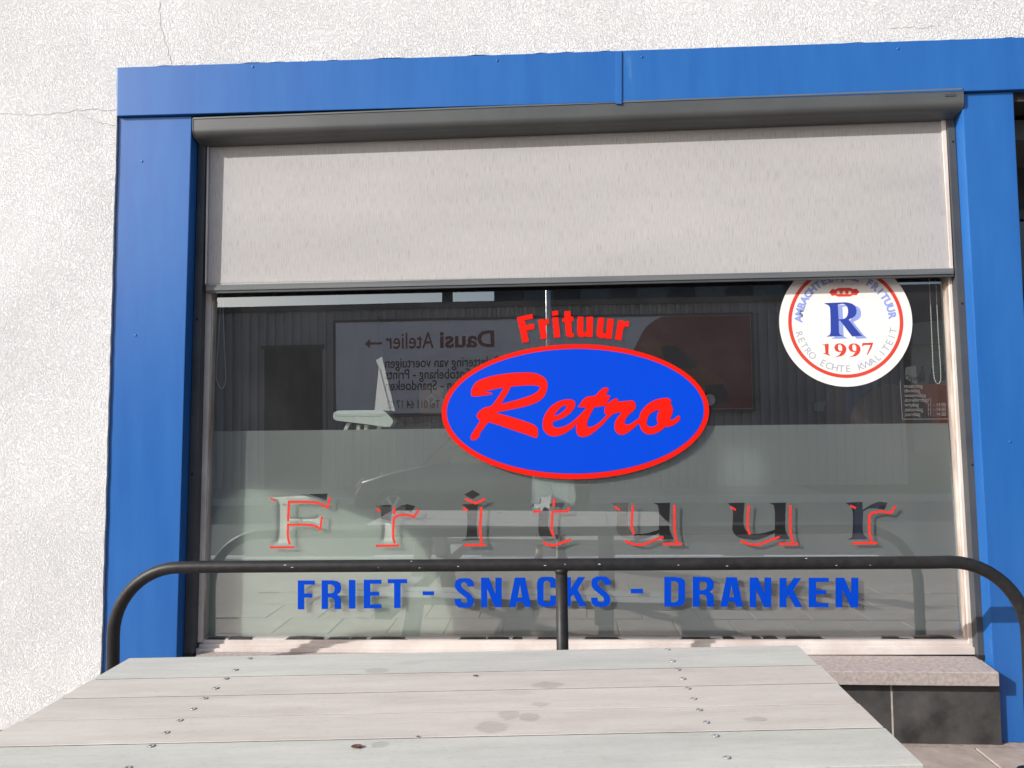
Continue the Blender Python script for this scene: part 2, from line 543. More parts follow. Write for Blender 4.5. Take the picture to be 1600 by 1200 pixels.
M['sign_red'] = plain('red_sign_vinyl', (0.68, 0.010, 0.003), rough=0.5, spec=0.12, var=0.02)
M['sign_blue'] = plain('blue_sign_vinyl', (0.0, 0.052, 0.56), rough=0.5, spec=0.12, var=0.02)
M['vinyl_blue'] = plain('blue_letter_vinyl', (0.0, 0.050, 0.47), rough=0.5, spec=0.10, var=0.04)
M['vinyl_red'] = plain('red_letter_vinyl', (0.66, 0.03, 0.02), rough=0.45, var=0.05)
M['lilac'] = plain('lilac_outline', (0.30, 0.14, 0.55), rough=0.4)
M['sticker_white'] = plain('white_sticker', (0.78, 0.75, 0.72), rough=0.45, var=0.015)
M['sticker_red'] = plain('sticker_red', (0.62, 0.055, 0.035), rough=0.45)
M['sticker_blue'] = plain('sticker_blue', (0.028, 0.055, 0.32), rough=0.45)
M['sticker_light'] = plain('sticker_light_blue', (0.26, 0.33, 0.68), rough=0.45)
M['sticker_grey'] = plain('sticker_grey_blue', (0.36, 0.40, 0.50), rough=0.45)
M['hours'] = plain('pale_hours_lettering', (0.16, 0.16, 0.16), rough=0.5)
M['paving'] = noisy('paving_slab', (0.30, 0.245, 0.21), (0.42, 0.35, 0.305), scale=9, detail=8, rough=0.85, bump=0.0015, bscale=70)
M['sand'] = noisy('joint_sand', (0.25, 0.205, 0.175), (0.37, 0.305, 0.26), scale=40, rough=0.95)
M['asphalt'] = noisy('asphalt', (0.06, 0.06, 0.06), (0.10, 0.10, 0.098), scale=20, detail=8, rough=0.85)
M['ground'] = noisy('ground_gravel', (0.17, 0.15, 0.13), (0.25, 0.22, 0.195), scale=12, detail=8, rough=0.95)
M['kerb'] = noisy('kerb_concrete', (0.33, 0.33, 0.32), (0.44, 0.43, 0.42), scale=8, rough=0.9)
M['roadpaint'] = noisy('road_paint', (0.62, 0.62, 0.60), (0.78, 0.78, 0.76), scale=15, rough=0.7)
M['grass'] = noisy('verge_grass', (0.03, 0.07, 0.018), (0.07, 0.12, 0.035), scale=6, detail=9, rough=0.9)
M['cladding'] = noisy('grey_cladding', (0.27, 0.263, 0.26), (0.32, 0.312, 0.31), scale=1, rough=0.55)
M['trim'] = plain('dark_roof_trim', (0.05, 0.05, 0.052), rough=0.6)
M['dark_door'] = plain('dark_door', (0.022, 0.024, 0.028), rough=0.5)
M['tallwall'] = noisy('dark_grey_facade', (0.05, 0.05, 0.053), (0.07, 0.07, 0.073), scale=1.5, rough=0.8)
M['panel_white'] = plain('advert_panel_white', (0.66, 0.665, 0.69), rough=0.4, var=0.02)
M['panel_red'] = noisy('advert_dark_red', (0.17, 0.022, 0.03), (0.26, 0.035, 0.04), scale=0.4, rough=0.4)
M['panel_textred'] = plain('advert_text_red', (0.20, 0.03, 0.035), rough=0.5)
M['panel_black'] = plain('advert_text_black', (0.02, 0.02, 0.024), rough=0.5)
M['van_orange'] = noisy('van_print_orange', (0.20, 0.05, 0.025), (0.26, 0.13, 0.04), scale=0.9, rough=0.4)
M['van_dark'] = plain('van_print_dark', (0.02, 0.025, 0.04), rough=0.4)
M['car'] = plain('dark_car_paint', (0.03, 0.032, 0.035), rough=0.25, spec=0.6, coat=0.6)
M['car_glass'] = plain('car_window', (0.02, 0.024, 0.026), rough=0.08, spec=0.8)
M['tyre'] = plain('tyre_rubber', (0.02, 0.02, 0.02), rough=0.85)
M['rim'] = plain('alloy_rim', (0.55, 0.55, 0.55), rough=0.35, metallic=0.6)
M['lamp'] = plain('headlight_glass', (0.7, 0.7, 0.68), rough=0.15)
M['room_wall'] = noisy('room_wall_paint', (0.17, 0.155, 0.145), (0.22, 0.20, 0.19), scale=2, rough=0.9)
M['room_floor'] = noisy('room_floor_tiles', (0.10, 0.075, 0.06), (0.16, 0.12, 0.10), scale=3, rough=0.6)
M['room_ceiling'] = plain('room_ceiling_paint', (0.09, 0.09, 0.09), rough=0.9)
M['chain'] = plain('white_bead_chain', (0.80, 0.79, 0.75), rough=0.4)
M['stand'] = plain('pale_green_plastic', (0.52, 0.57, 0.52), rough=0.45)
M['leg_yellow'] = plain('pale_yellow_leg', (0.55, 0.54, 0.36), rough=0.5)
M['card'] = plain('white_card', (0.52, 0.50, 0.48), rough=0.7)
M['card_shade'] = plain('grey_card_back', (0.36, 0.36, 0.36), rough=0.7)
M['carton'] = plain('cardboard', (0.34, 0.20, 0.11), rough=0.9)
M['bench_pale'] = noisy('pale_bench_fabric', (0.78, 0.80, 0.70), (0.86, 0.87, 0.78), scale=5, rough=0.8)
M['orange'] = plain('orange_board', (0.50, 0.11, 0.04), rough=0.6)
M['post_blue'] = plain('navy_post', (0.035, 0.055, 0.17), rough=0.5)
M['chair_brown'] = plain('brown_chair', (0.05, 0.028, 0.02), rough=0.5)
M['chair_tan'] = plain('tan_chair_back', (0.16, 0.085, 0.055), rough=0.6)
M['poster_grey'] = plain('grey_poster', (0.20, 0.21, 0.185), rough=0.7)
M['poster_dark'] = plain('poster_dark_print', (0.025, 0.028, 0.032), rough=0.7)
M['paper'] = plain('white_paper', (0.66, 0.66, 0.63), rough=0.8)
M['jeans'] = noisy('jeans_denim', (0.10, 0.14, 0.20), (0.17, 0.22, 0.29), scale=8, rough=0.9)
M['shirt'] = plain('white_shirt', (0.62, 0.60, 0.57), rough=0.9)
M['skin'] = plain('skin', (0.45, 0.27, 0.20), rough=0.55)
M['hair'] = plain('dark_hair', (0.03, 0.02, 0.015), rough=0.6)
M['shoe'] = plain('dark_shoe', (0.04, 0.04, 0.045), rough=0.6)
M['leaf'] = plain('dry_brown_leaf', (0.12, 0.055, 0.03), rough=0.8, var=0.3)
M['grime'] = noisy('joint_grime', (0.05, 0.045, 0.04), (0.17, 0.155, 0.14), scale=20, rough=0.95)
M['crack'] = plain('crack_grey', (0.36, 0.35, 0.34), rough=1.0)
M['foliage'] = noisy('tree_foliage', (0.035, 0.07, 0.02), (0.08, 0.13, 0.04), scale=5, rough=0.8)
M['bark'] = plain('tree_bark', (0.09, 0.065, 0.045), rough=0.9)
M['rooftile'] = plain('roof_tiles', (0.10, 0.075, 0.065), rough=0.8)
M['brick'] = noisy('house_brick', (0.36, 0.30, 0.26), (0.46, 0.39, 0.34), scale=12, rough=0.9)

# ------------------------------------------------------------------ setting: ground
def sheet(name, x0, x1, y0, y1, z, mat, kind='structure'):
    bm = bmesh.new()
    bm.faces.new([bm.verts.new(p) for p in ((x0, y0, z), (x1, y0, z), (x1, y1, z), (x0, y1, z))])
    o = link(name, bm_mesh(bm, name), mat)
    if kind: o['kind'] = kind
    return o
sheet('ground', -150, 150, -150, 150, -0.13, M['ground'])
road = sheet('road', -120, 120, -10.0, -4.25, -0.115, M['asphalt'])
pav = box('pavement', (-40, -4.1, -0.13), (40, 0.6, -0.010), M['sand'])
tag(pav, kind='structure')
kb = box('kerb', (-40, -4.245, -0.13), (40, -4.105, 0.004), M['kerb'], bev=0.01)
tag(kb, kind='structure')
far_pav = box('far_pavement', (-40, -12.9, -0.13), (4.9, -10.15, 0.0), M['ground']); tag(far_pav, kind='structure')
kb2 = box('far_kerb', (-40, -10.145, -0.13), (40, -10.01, 0.01), M['kerb'], bev=0.01); tag(kb2, kind='structure')
verge = sheet('grass_verge', 4.95, 60, -30, -10.15, -0.105, M['grass'])
# white line dashes along the road edge
for i, x in enumerate((-7.6, -4.95, -2.15, 0.6, 2.3, 5.1, 7.9, 10.7)):
    m = sheet('road_marking', x, x + 1.25, -4.92, -4.78, -0.111, M['roadpaint'], None)
    m.parent = road
# individual slabs of the pavement in front of the window
slab_me = None
for ix in range(-6, 9):
    for iy in range(7):
        if slab_me is None:
            bm = bmesh.new(); box_bm(bm, (-0.197, -0.197, -0.04), (0.197, 0.197, 0)); bevel_bm(bm, 0.004, 1)
            slab_me = bm_mesh(bm, 'paving_slab'); slab_me.materials.append(M['paving'])
        s = link('paving_slab', slab_me, None, pav)
        s.location = (ix * 0.402 + (0.2 if iy % 2 else 0), -0.42 - iy * 0.402, random.uniform(-0.0015, 0.0015))
        s.rotation_euler = (random.uniform(-.003, .003), random.uniform(-.003, .003), 0)

# ------------------------------------------------------------------ shop building
shop = thing('shop_building', 'white rough-rendered shop front with blue metal surround round its window', 'building')
YL, YP, YS = -0.160, -0.140, -0.151      # fronts of lintel, pillars, render
def pt(px, py, Y):
    v = at(px, py, Y); return (v.x, v.z)
# rendered wall: an L round the blue surround, with a ragged edge
edge = []
for k in range(61):
    t = k / 60
    x = 153.5 + (183 - 153.5) * t; y = 1176 + (181 - 1176) * t
    p = pt(x + random.uniform(-0.55, 0.55), y, YS)
    edge.append(p)
edge[0] = (edge[0][0], -0.05)
top = []
for k in range(0, 101):
    t = k / 100
    x = 182.5 + (1650 - 182.5) * t; y = 105.5 + (56.4 - 105.5) * t
    gap = random.choice((0, 0, 0, 0.3, 0.8, 1.7)) if k not in (0,) else 0
    p = pt(x, y - gap + 0.6, YS)
    top.append(p)
wall_loop = [(-9, -0.05)] + edge + [pt(182.3, 181, YS)] + top + [(9, top[-1][1] - 0.02), (9, 7.0), (-9, 7.0)]
wall = shape('rendered_wall', [wall_loop], YS, 0.03, M['stucco'], shop)
# backing behind the render: left part and upper part
box('backing_wall', (-9, YS + 0.0315, -0.05), (-2.11, 0.32, 7.0), M['kerb'], shop)
box('backing_wall', (-2.105, YS + 0.0315, 2.93), (9, 0.32, 7.0), M['putty'], shop)
# cracks in the render
def ribbon(name, pix, wpx, y, mat, parent, thick=0.0006):
    lp = stroke_loop(pix, wpx)
    return pxshape(name, [lp], (0, 0), 1, y, thick, mat, parent, smooth=False)
def crackline(pts, n=8, amp=1.6):
    out = []
    for (a, b) in zip(pts, pts[1:]):
        for k in range(n):
            t = k / n
            out.append((a[0] + (b[0] - a[0]) * t + random.uniform(-amp, amp), a[1] + (b[1] - a[1]) * t + random.uniform(-amp, amp)))
    return out + [pts[-1]]
for pts in ([(249, 2), (250, 40), (262, 78), (270, 103)], [(0, 177), (60, 180), (125, 172), (181, 171)], [(1390, 45), (1440, 43), (1462, 41)], [(125, 178), (155, 191), (180, 196)]):
    ribbon('crack', crackline(pts, 8, 2.0), 0.6, YS - 0.0012, M['crack'], wall)
# lintel: two sheet-metal panels with a joint cover
lp1 = pxprism('lintel_panel', [(182.5, 105.5), (965, 79.3), (965, 159.6), (182.5, 181)], YL, -0.02, M['blue'], shop, 0.0025)
lp2 = pxprism('lintel_panel', [(966.2, 79.2), (1700, 54.6), (1700, 135.8), (966.2, 160.6)], YL + 0.002, -0.02, M['blue'], shop, 0.0025)
pxprism('joint_strip', [(962.5, 80.5), (971.5, 80), (971.5, 162.5), (962.5, 162)], YL - 0.004, YL + 0.004, M['blue'], lp1, 0.001)
def screw(px, py, y, r, mat, parent, name='screw'):
    v = at(px, py, y)
    Mx = Matrix.Translation((v.x, y, v.z)) @ Matrix.Rotation(math.radians(90), 4, 'X')
    return lathe(name, [(r, -0.001), (r, 0.0015), (r * 0.6, 0.003), (0, 0.0032)], 10, mat, parent, Mx)
for px, py, p in ((395, 104.5, lp1), (777, 94.5, lp1), (1003, 89, lp2), (1403, 76, lp2)):
    screw(px, py, (YL if p is lp1 else YL + 0.002), 0.006, M['blue'], p)
pl = prism('pillar', [pt(185.5, 184, YP), pt(299.5, 181.5, YP), (pt(272, 1176, YP)[0], -0.009), (pt(156.5, 1176, YP)[0], -0.009)], YP, 0.05, M['blue'], shop, 0.003)
pr = prism('pillar', [pt(1503, 146, YP), pt(1583, 143, YP), (pt(1634, 1168, YP)[0], -0.009), (pt(1559, 1168, YP)[0], -0.009)], YP, 0.05, M['blue'], shop, 0.003)
tag(pl, 'blue pillar left of the window'); tag(pr, 'blue pillar right of the window')
for px, py in ((212, 524), (222, 252)): screw(px, py, YP, 0.005, M['blue'], pl)
for px, py in ((1578, 690),): screw(px, py, YP, 0.005, M['blue'], pr)
# recessed dark entrance to the right of the pillar
ex0 = pt(1583, 143, YP)[0]
box('entrance_reveal', (ex0 + 0.004, 0.455, -0.009), (9, 0.52, 2.93), M['tallwall'], shop)
for k, (za, zb) in enumerate(((0.25, 0.95), (1.0, 1.9), (1.95, 2.5))):
    pane = box('entrance_pane', (ex0 + 0.10, 0.43, za), (ex0 + 1.2, 0.438, zb), M['car_glass'], shop)
for z in (0.2, 0.975, 1.925, 2.53):
    box('entrance_crossbar', (ex0 + 0.05, 0.40, z - 0.025), (ex0 + 1.25, 0.454, z + 0.025), M['guide'], shop)

# window ----------------------------------------------------------------
win = shop
YF = -0.032
fm = [None] * 6
fm[0] = prism('window_frame', [pt(330, 190, YF), pt(338, 190, YF), pt(316, 1004, YF), pt(302.5, 1004, YF)], YF, 0.03, M['frame'], shop, 0.002)
pxprism('frame_edge', [(329.3, 470), (333.5, 470), (319, 1000), (314, 1000)], YF + 0.009, 0.0, M['frame_dirty'], fm[0])
fm[1] = prism('window_frame', [pt(1468, 170, YF), pt(1478, 170, YF), pt(1528, 1005, YF), pt(1514, 1005, YF)], YF, 0.03, M['frame'], shop, 0.002)
pxprism('frame_edge', [(1479, 440), (1484.5, 440), (1517, 1000), (1509.5, 1000)], YF + 0.009, 0.0, M['frame_dirty'], fm[1])
for k, (ya, yb, yy) in enumerate(((998.5, 1006.5, -0.022), (1006.5, 1014.0, -0.034), (1013.5, 1024.5, -0.047))):
    l = 316 - 5 * k; r = 1514 + 6 * k
    pxprism('window_frame', [(l, ya), (r, ya - 1.5), (r + 1, yb - 1.5), (l - 1, yb)], yy, 0.03, M['frame'], shop, 0.0025)
# ragged sealant along the foot of the glass
xs_ = 320.0
while xs_ < 1480:
    wdt = random.uniform(12, 70); hh = random.uniform(0.6, 2.0) * (1.7 if xs_ < 480 else 1)
    y0 = 998.9 - 1.4 * (xs_ - 316) / 1200
    pxprism('sealant', [(xs_, y0 + 0.7), (xs_ + wdt, y0 + 0.7), (xs_ + wdt * .86, y0 - hh * random.uniform(.3, .9)), (xs_ + wdt * .4, y0 - hh), (xs_ + wdt * .08, y0 - hh * .6)], -0.0222, -0.001, M['putty'], shop)
    xs_ += wdt * random.choice((0.8, 1.0, 1.3, 2.2))
gz0 = pt(310, 1003, 0)[1]; 
bm = bmesh.new()
gx0, gx1 = pt(316, 1000, 0)[0] - 0.06, pt(1514, 1000, 0)[0] + 0.06
bm.faces.new([bm.verts.new(p) for p in ((gx0, 0, gz0 - 0.03), (gx1, 0, gz0 - 0.03), (gx1, 0, 2.95), (gx0, 0, 2.95))])
pane = link('window_pane', bm_mesh(bm, 'window_pane'), M['glass'], shop)
# boxes added round the opening to stop sunlight leaking into the room
box('light_stop_reveal', (-2.29, 0.052, 0.1), (gx0 + 0.05, 0.12, 2.8), M['room_wall'], shop)
box('light_stop_reveal', (gx1 - 0.05, 0.052, 0.1), (gx1 + 0.12, 0.12, 2.8), M['room_wall'], shop)
box('light_stop_reveal', (gx0 + 0.051, 0.052, 0.1), (gx1 - 0.051, 0.12, gz0 - 0.02), M['room_wall'], shop)
box('light_stop_reveal', (gx0 + 0.051, 0.052, 2.62), (gx1 - 0.051, 0.12, 2.8), M['room_wall'], shop)
# head of the opening behind the roller screen
box('window_head', (gx0, 0.004, 2.60), (gx1, 0.03, 2.95), M['guide'], shop)

# ------------------------------------------------------------------ sill + plinth
SX1 = pt(1560.5, 1052, -0.214)[0]
zf = pt(1560, 1052, -0.214)[1]; zb_ = pt(1530, 1026, -0.045)[1]; zl = pt(1560, 1072, -0.214)[1]
sill = xsweep('window_sill', [(-0.214, zl), (-0.214, zf), (-0.210, zf + 0.003), (-0.04, zb_), (-0.04, zl)], -1.78, SX1, M['sill'], shop)
YT = -0.168
box('plinth_core', (-1.77, YT + 0.003, -0.012), (SX1 - 0.002, 0.05, zl - 0.001), M['grout'], shop)
tx = pt(1566, 1168, YT)[0]
tj = pt(1392.5, 1120, YT)[0]
tw = tx - tj
x1 = tx
k = 0
while x1 > -1.3:
    x0 = x1 - tw + (0.010 if True else 0)
    box('plinth_tile', (x0, YT + random.uniform(-.0008, .0008), -0.008), (x1, YT + 0.009, zl - 0.003), M['tile'], shop, 0.0015)
    x1 = x0 - 0.010; k += 1

# ------------------------------------------------------------------ roller screen
rs = thing('roller_screen', 'half-lowered pale fabric roller screen in anthracite housing over the window', 'roller screen')
bx0 = pt(303, 200, -0.150)[0]; bx1 = pt(1503, 150, -0.150)[0]
zt0 = pt(303, 181, -0.150)[1]; zt1 = pt(1503, 143.5, -0.150)[1]
zt = (zt0 + zt1) / 2
hz = 0.105
YB = -0.156
prof = [(-0.04, zt + .004), (YB + 0.006, zt + .004), (YB, zt - 0.002), (YB, zt - 0.060)]
for k in range(1, 9):
    a = math.radians(90 * k / 8)
    prof.append((YB + 0.045 * (1 - math.cos(a)), zt - 0.060 - 0.040 * math.sin(a)))
prof += [(-0.075, zt - 0.112), (-0.04, zt - 0.112)]
hs = xsweep('housing', prof, bx0, bx1, M['anthracite'], rs)
hs.data.transform(Matrix.Translation((0, 0, 0)))
for f in hs.data.polygons: f.use_smooth = False
lip = xsweep('housing_lip', [(YB - 0.003, zt + 0.001), (YB - 0.003, zt - 0.006), (YB - 0.0005, zt - 0.006), (YB - 0.0005, zt + 0.001)], bx0, bx1, M['bar'], hs)
for xx in (bx0 - 0.004, bx1):
    bm = bmesh.new()
    a = [bm.verts.new((xx, y, z)) for y, z in [(p[0] - (0.002 if p[0] < -0.07 else 0), p[1]) for p in prof]]
    b = [bm.verts.new((xx + 0.004, v.co.y, v.co.z)) for v in a]
    bm.faces.new(a); bm.faces.new(b[::-1])
    for i in range(len(a)): bm.faces.new((a[i], a[(i + 1) % len(a)], b[(i + 1) % len(a)], b[i]))
    link('end_cap', bm_mesh(bm, 'end_cap'), M['anthracite'], hs)
v = at(1485, 148.5, YB - 0.002)
box('maker_plate', (v.x - 0.024, YB - 0.0025, v.z - 0.006), (v.x + 0.024, YB - 0.0004, v.z + 0.006), M['guide'], hs)
YFa = -0.055
fab = prism('fabric', [pt(326.5, 205, YFa), pt(1469.5, 172, YFa), pt(1485, 425, YFa), pt(322.5, 446, YFa)], YFa, YFa + 0.0015, M['fabric'], rs)
# hem and grooved bottom bar
ribbon('hem', [(323, 441), (900, 431.2), (1484, 420)], 3.0, YFa - 0.0012, M['fabric'], rs, 0.001)
for k, (o1, o2, yy, mt) in enumerate(((445.5, 450.0, -0.066, 'bar'), (449.6, 454.2, -0.071, 'bar'), (453.8, 458.6, -0.066, 'guide'))):
    yl = lambda x, o: o - 26.5 * (x - 322) / 1168 + 1.5 * math.sin(math.pi * (x - 322) / 1168)
    pxprism('bottom_bar', [(321.5, o1), (1490, yl(1490, o1)), (1490.5, yl(1490, o2)), (321.3, o2)], yy, -0.050, M[mt], rs, 0.001)
pxprism('guide_insert', [(1471, 186), (1477.5, 186), (1489.5, 424), (1485.5, 424)], -0.064, -0.057, M['frame'], rs)
pxprism('guide_insert', [(323.5, 228), (326.3, 228), (322.6, 444), (320.2, 444)], -0.064, -0.057, M['frame'], rs)
YG = -0.074
g1 = prism('guide_rail', [pt(310, 214, YG), pt(321.5, 214, YG), pt(302, 1024, YG), pt(287, 1024, YG)], YG, -0.02, M['guide'], rs, 0.002)
g2 = prism('guide_rail', [pt(1479.5, 180, YG), pt(1491, 180, YG), pt(1543, 1026, YG), pt(1528.5, 1026, YG)], YG, -0.02, M['guide'], rs, 0.002)
for px, py, g in ((308, 499, g1), (300, 741, g1), (1489, 221, g2), (1503, 474, g2), (1519, 726, g2)):
    screw(px, py, YG, 0.0055, M['dark_hole'], g)
for g, pp in ((g2, [(1529, 1024), (1543, 1024), (1544, 1031), (1530, 1031)]), (g1, [(286, 1022), (302, 1022), (301, 1030), (285, 1030)])):
    pxprism('guide_foot', pp, YG - 0.004, -0.04, M['dark_hole'], g)

# ------------------------------------------------------------------ lettering cut out of the frosted film
Z5 = ((410, 760), 120 / 1309)
Z6 = ((580, 770), 0.1125)
Z7 = ((820, 760), 0.1625)
Z8 = ((1140, 770), 0.1625)
F_cut = [(105, 150), (600, 136), (1112, 122), (1080, 290), (1040, 250), (960, 215), (800, 192), (400, 190), (400, 525), (800, 525), (900, 500), (960, 455), (950, 680), (900, 620), (800, 585), (400, 580), (400, 800), (415, 900), (480, 955), (115, 965), (185, 925), (215, 860), (228, 700), (230, 300), (210, 230), (170, 185)]
r_cut = [(62, 178), (285, 165), (285, 265), (350, 215), (430, 175), (510, 158), (615, 185), (560, 270), (500, 255), (420, 250), (340, 260), (300, 280), (278, 330), (275, 480), (280, 600), (290, 640), (310, 665), (90, 668), (120, 640), (135, 580), (138, 300), (120, 220)]
i_dot = [(1290, 27), (1405, -40), (1520, 22), (1405, 88)]
i_cut = [(1255, 160), (1485, 155), (1470, 300), (1468, 500), (1480, 610), (1510, 662), (1255, 665), (1305, 640), (1325, 580), (1335, 400), (1330, 270), (1310, 200)]
t_cut = [(110, 95), (245, 88), (240, 160), (385, 160), (375, 198), (235, 195), (225, 340), (235, 420), (280, 460), (330, 465), (390, 460), (395, 472), (280, 520), (190, 515), (145, 480), (130, 420), (135, 240), (135, 200), (60, 200), (75, 165), (140, 163), (150, 110)]
u_cut = [(835, 160), (1000, 155), (990, 300), (1000, 400), (1040, 455), (1100, 458), (1200, 445), (1290, 415), (1292, 250), (1280, 180), (1235, 160), (1398, 155), (1392, 300), (1395, 430), (1435, 510), (1290, 510), (1290, 450), (1200, 490), (1110, 517), (1020, 510), (940, 490), (895, 450), (882, 400), (888, 260), (875, 200)]
r2_cut = [(1112, 95), (1278, 88), (1280, 165), (1340, 125), (1400, 98), (1450, 85), (1520, 95), (1490, 165), (1400, 150), (1330, 155), (1285, 180), (1280, 330), (1290, 400), (1335, 448), (1130, 450), (1175, 430), (1182, 380), (1185, 200), (1165, 130)]
YFI = 0.021
def soft(lp, sub=3):
    """Round only the gentle bends of an outline; keep its corners."""
    out = []; n = len(lp)
    cm = catmull(lp, sub)
    for i in range(n):
        p0, p1, p2, p3 = (Vector(lp[(i + k) % n]) for k in (-1, 0, 1, 2))
        a1 = (p1 - p0).angle(p2 - p1); a2 = (p2 - p1).angle(p3 - p2)
        out.append(lp[i])
        if max(a1, a2) < math.radians(48):
            out += cm[i * sub + 1:(i + 1) * sub]
    return out
def fl(lp, z, dx=0):
    return [pt(z[0][0] + dx + p[0] * z[1], z[0][1] + p[1] * z[1], YFI) for p in soft(lp)]
film_loops = [[pt(333, 674, YFI), pt(900, 667.5, YFI), pt(1481, 661, YFI), pt(1506, 1001, YFI), pt(318, 1001, YFI)],
              fl(F_cut, Z5), fl(r_cut, Z6), fl(i_dot, Z6), fl(i_cut, Z6), fl(t_cut, Z7), fl(u_cut, Z7), fl(u_cut, Z7, 181), fl(r2_cut, Z8)]
film = shape('frosted_film', film_loops, YFI, 0.0004, M['film'], pane)
tag(film, 'grey-green frosted film with clear cut-out letters across the lower window')

# red shadow strokes of the cut letters
YV = -0.0022
lett = thing('window_lettering', 'red outline strokes of the wide-spaced serif word across the frosted film', 'lettering')
red = [
    (Z5, 40, [(438, 590), (452, 264), (700, 262), (900, 272), (1020, 305), (1105, 362), (1150, 185)]),
    (Z5, 38, [(465, 990), (440, 900), (432, 800), (437, 655), (700, 650), (850, 660), (930, 690), (985, 732), (1015, 515)]),
    (Z5, 34, [(120, 1040), (545, 1038)]), (Z5, 28, [(135, 205), (220, 250)]),
    (Z6, 32, [(330, 705), (308, 640), (306, 500), (315, 350), (370, 315), (450, 303), (530, 313), (595, 333), (660, 235)]),
    (Z6, 30, [(65, 737), (385, 733)]), (Z6, 34, [(320, 205), (322, 300)]), (Z6, 28, [(65, 222), (130, 255)]),
    (Z6, 34, [(1305, 85), (1455, 148), (1580, 80)]), (Z6, 34, [(1530, 195), (1515, 400), (1512, 560), (1540, 700)]),
    (Z6, 32, [(1285, 727), (1590, 722)]), (Z6, 32, [(1270, 212), (1345, 245)]),
    (Z7, 22, [(282, 115), (278, 195)]), (Z7, 22, [(285, 485), (258, 440), (265, 243), (410, 238), (428, 200)]),
    (Z7, 22, [(80, 242), (160, 240)]), (Z7, 24, [(175, 540), (240, 566), (300, 563), (445, 510)])]
ured = [(Z7, 23, [(1040, 180), (1030, 300), (1028, 400), (1050, 465)]), (Z7, 23, [(960, 525), (1060, 560), (1140, 560), (1240, 520), (1335, 485)]),
        (Z7, 23, [(1440, 180), (1438, 300), (1440, 430), (1465, 550)]), (Z7, 24, [(1325, 553), (1515, 553)]), (Z7, 20, [(865, 195), (915, 228)])]
red += ured + [((( Z7[0][0] + 181, Z7[0][1]), Z7[1]), w_, p_) for _, w_, p_ in ured]
red += [(Z8, 23, [(1365, 465), (1345, 400), (1343, 220), (1370, 195), (1450, 178), (1550, 193), (1595, 130)]), (Z8, 24, [(1180, 485), (1420, 482)]), (Z8, 20, [(1160, 122), (1215, 148)])]
for k, (z, wd, pts) in enumerate(red):
    lp = stroke_loop(pts, wd)
    pxshape('letter_stroke', [lp], z[0], z[1], YV - 0.0002 * (k % 3), 0.0003, M['vinyl_red'], lett, smooth=False)

# ------------------------------------------------------------------ blue block capitals
GL = {
 'F': [[(0,0),(1,0),(1,.14),(.38,.14),(.38,.45),(.85,.45),(.85,.59),(.38,.59),(.38,1),(0,1)]],
 'E': [[(0,0),(1,0),(1,.14),(.37,.14),(.37,.42),(.87,.42),(.87,.56),(.37,.56),(.37,.86),(1,.86),(1,1),(0,1)]],
 'I': [[(0,0),(1,0),(1,1),(0,1)]], '-': [[(0,0),(1,0),(1,1),(0,1)]],
 'T': [[(0,0),(1,0),(1,.14),(.66,.14),(.66,1),(.33,1),(.33,.14),(0,.14)]],
 'R': [[(0,0),(.55,0),(.8,.03),(.95,.1),(1,.2),(1,.32),(.95,.42),(.8,.5),(.95,.58),(1,.7),(1,1),(.67,1),(.67,.75),(.62,.63),(.5,.59),(.33,.59),(.33,1),(0,1)], [(.33,.14),(.5,.14),(.62,.18),(.67,.25),(.67,.33),(.62,.42),(.5,.45),(.33,.45)]],
 'D': [[(0,0),(.55,0),(.8,.03),(.95,.1),(1,.2),(1,.8),(.95,.9),(.8,.97),(.55,1),(0,1)], [(.33,.14),(.5,.14),(.62,.17),(.67,.25),(.67,.75),(.62,.83),(.5,.86),(.33,.86)]],
 'N': [[(0,0),(.38,0),(.69,.55),(.69,0),(1,0),(1,1),(.66,1),(.30,.38),(.30,1),(0,1)]],
 'A': [[(.27,0),(.73,0),(1,1),(.69,1),(.63,.83),(.36,.83),(.31,1),(0,1)], [(.5,.25),(.6,.68),(.4,.68)]],
 'K': [[(0,0),(.3,0),(.3,.38),(.62,0),(.95,0),(.6,.42),(1,1),(.68,1),(.4,.58),(.3,.68),(.3,1),(0,1)]],
 'C': [[(0,.2),(.05,.08),(.22,.01),(.5,0),(.78,.01),(.95,.08),(1,.2),(1,.37),(.67,.37),(.67,.22),(.6,.15),(.5,.13),(.4,.15),(.33,.22),(.33,.78),(.4,.85),(.5,.87),(.6,.85),(.67,.78),(.67,.63),(1,.63),(1,.8),(.95,.92),(.78,.99),(.5,1),(.22,.99),(.05,.92),(0,.8)]],
 'S': [[(0,.22),(.05,.09),(.25,.01),(.5,0),(.78,.01),(.95,.09),(1,.2),(1,.28),(.67,.28),(.65,.19),(.5,.13),(.38,.16),(.33,.23),(.4,.33),(.85,.56),(.97,.67),(1,.78),(.95,.91),(.78,.99),(.5,1),(.22,.99),(.05,.91),(0,.78),(0,.7),(.33,.7),(.35,.81),(.5,.87),(.63,.84),(.67,.77),(.6,.67),(.15,.44),(.03,.33)]],
}
A0, B0, C0, D0, E0 = (450, 895, .125), (640, 895, .125), (820, 890, .125), (1020, 890, .1), (1160, 890, .125)
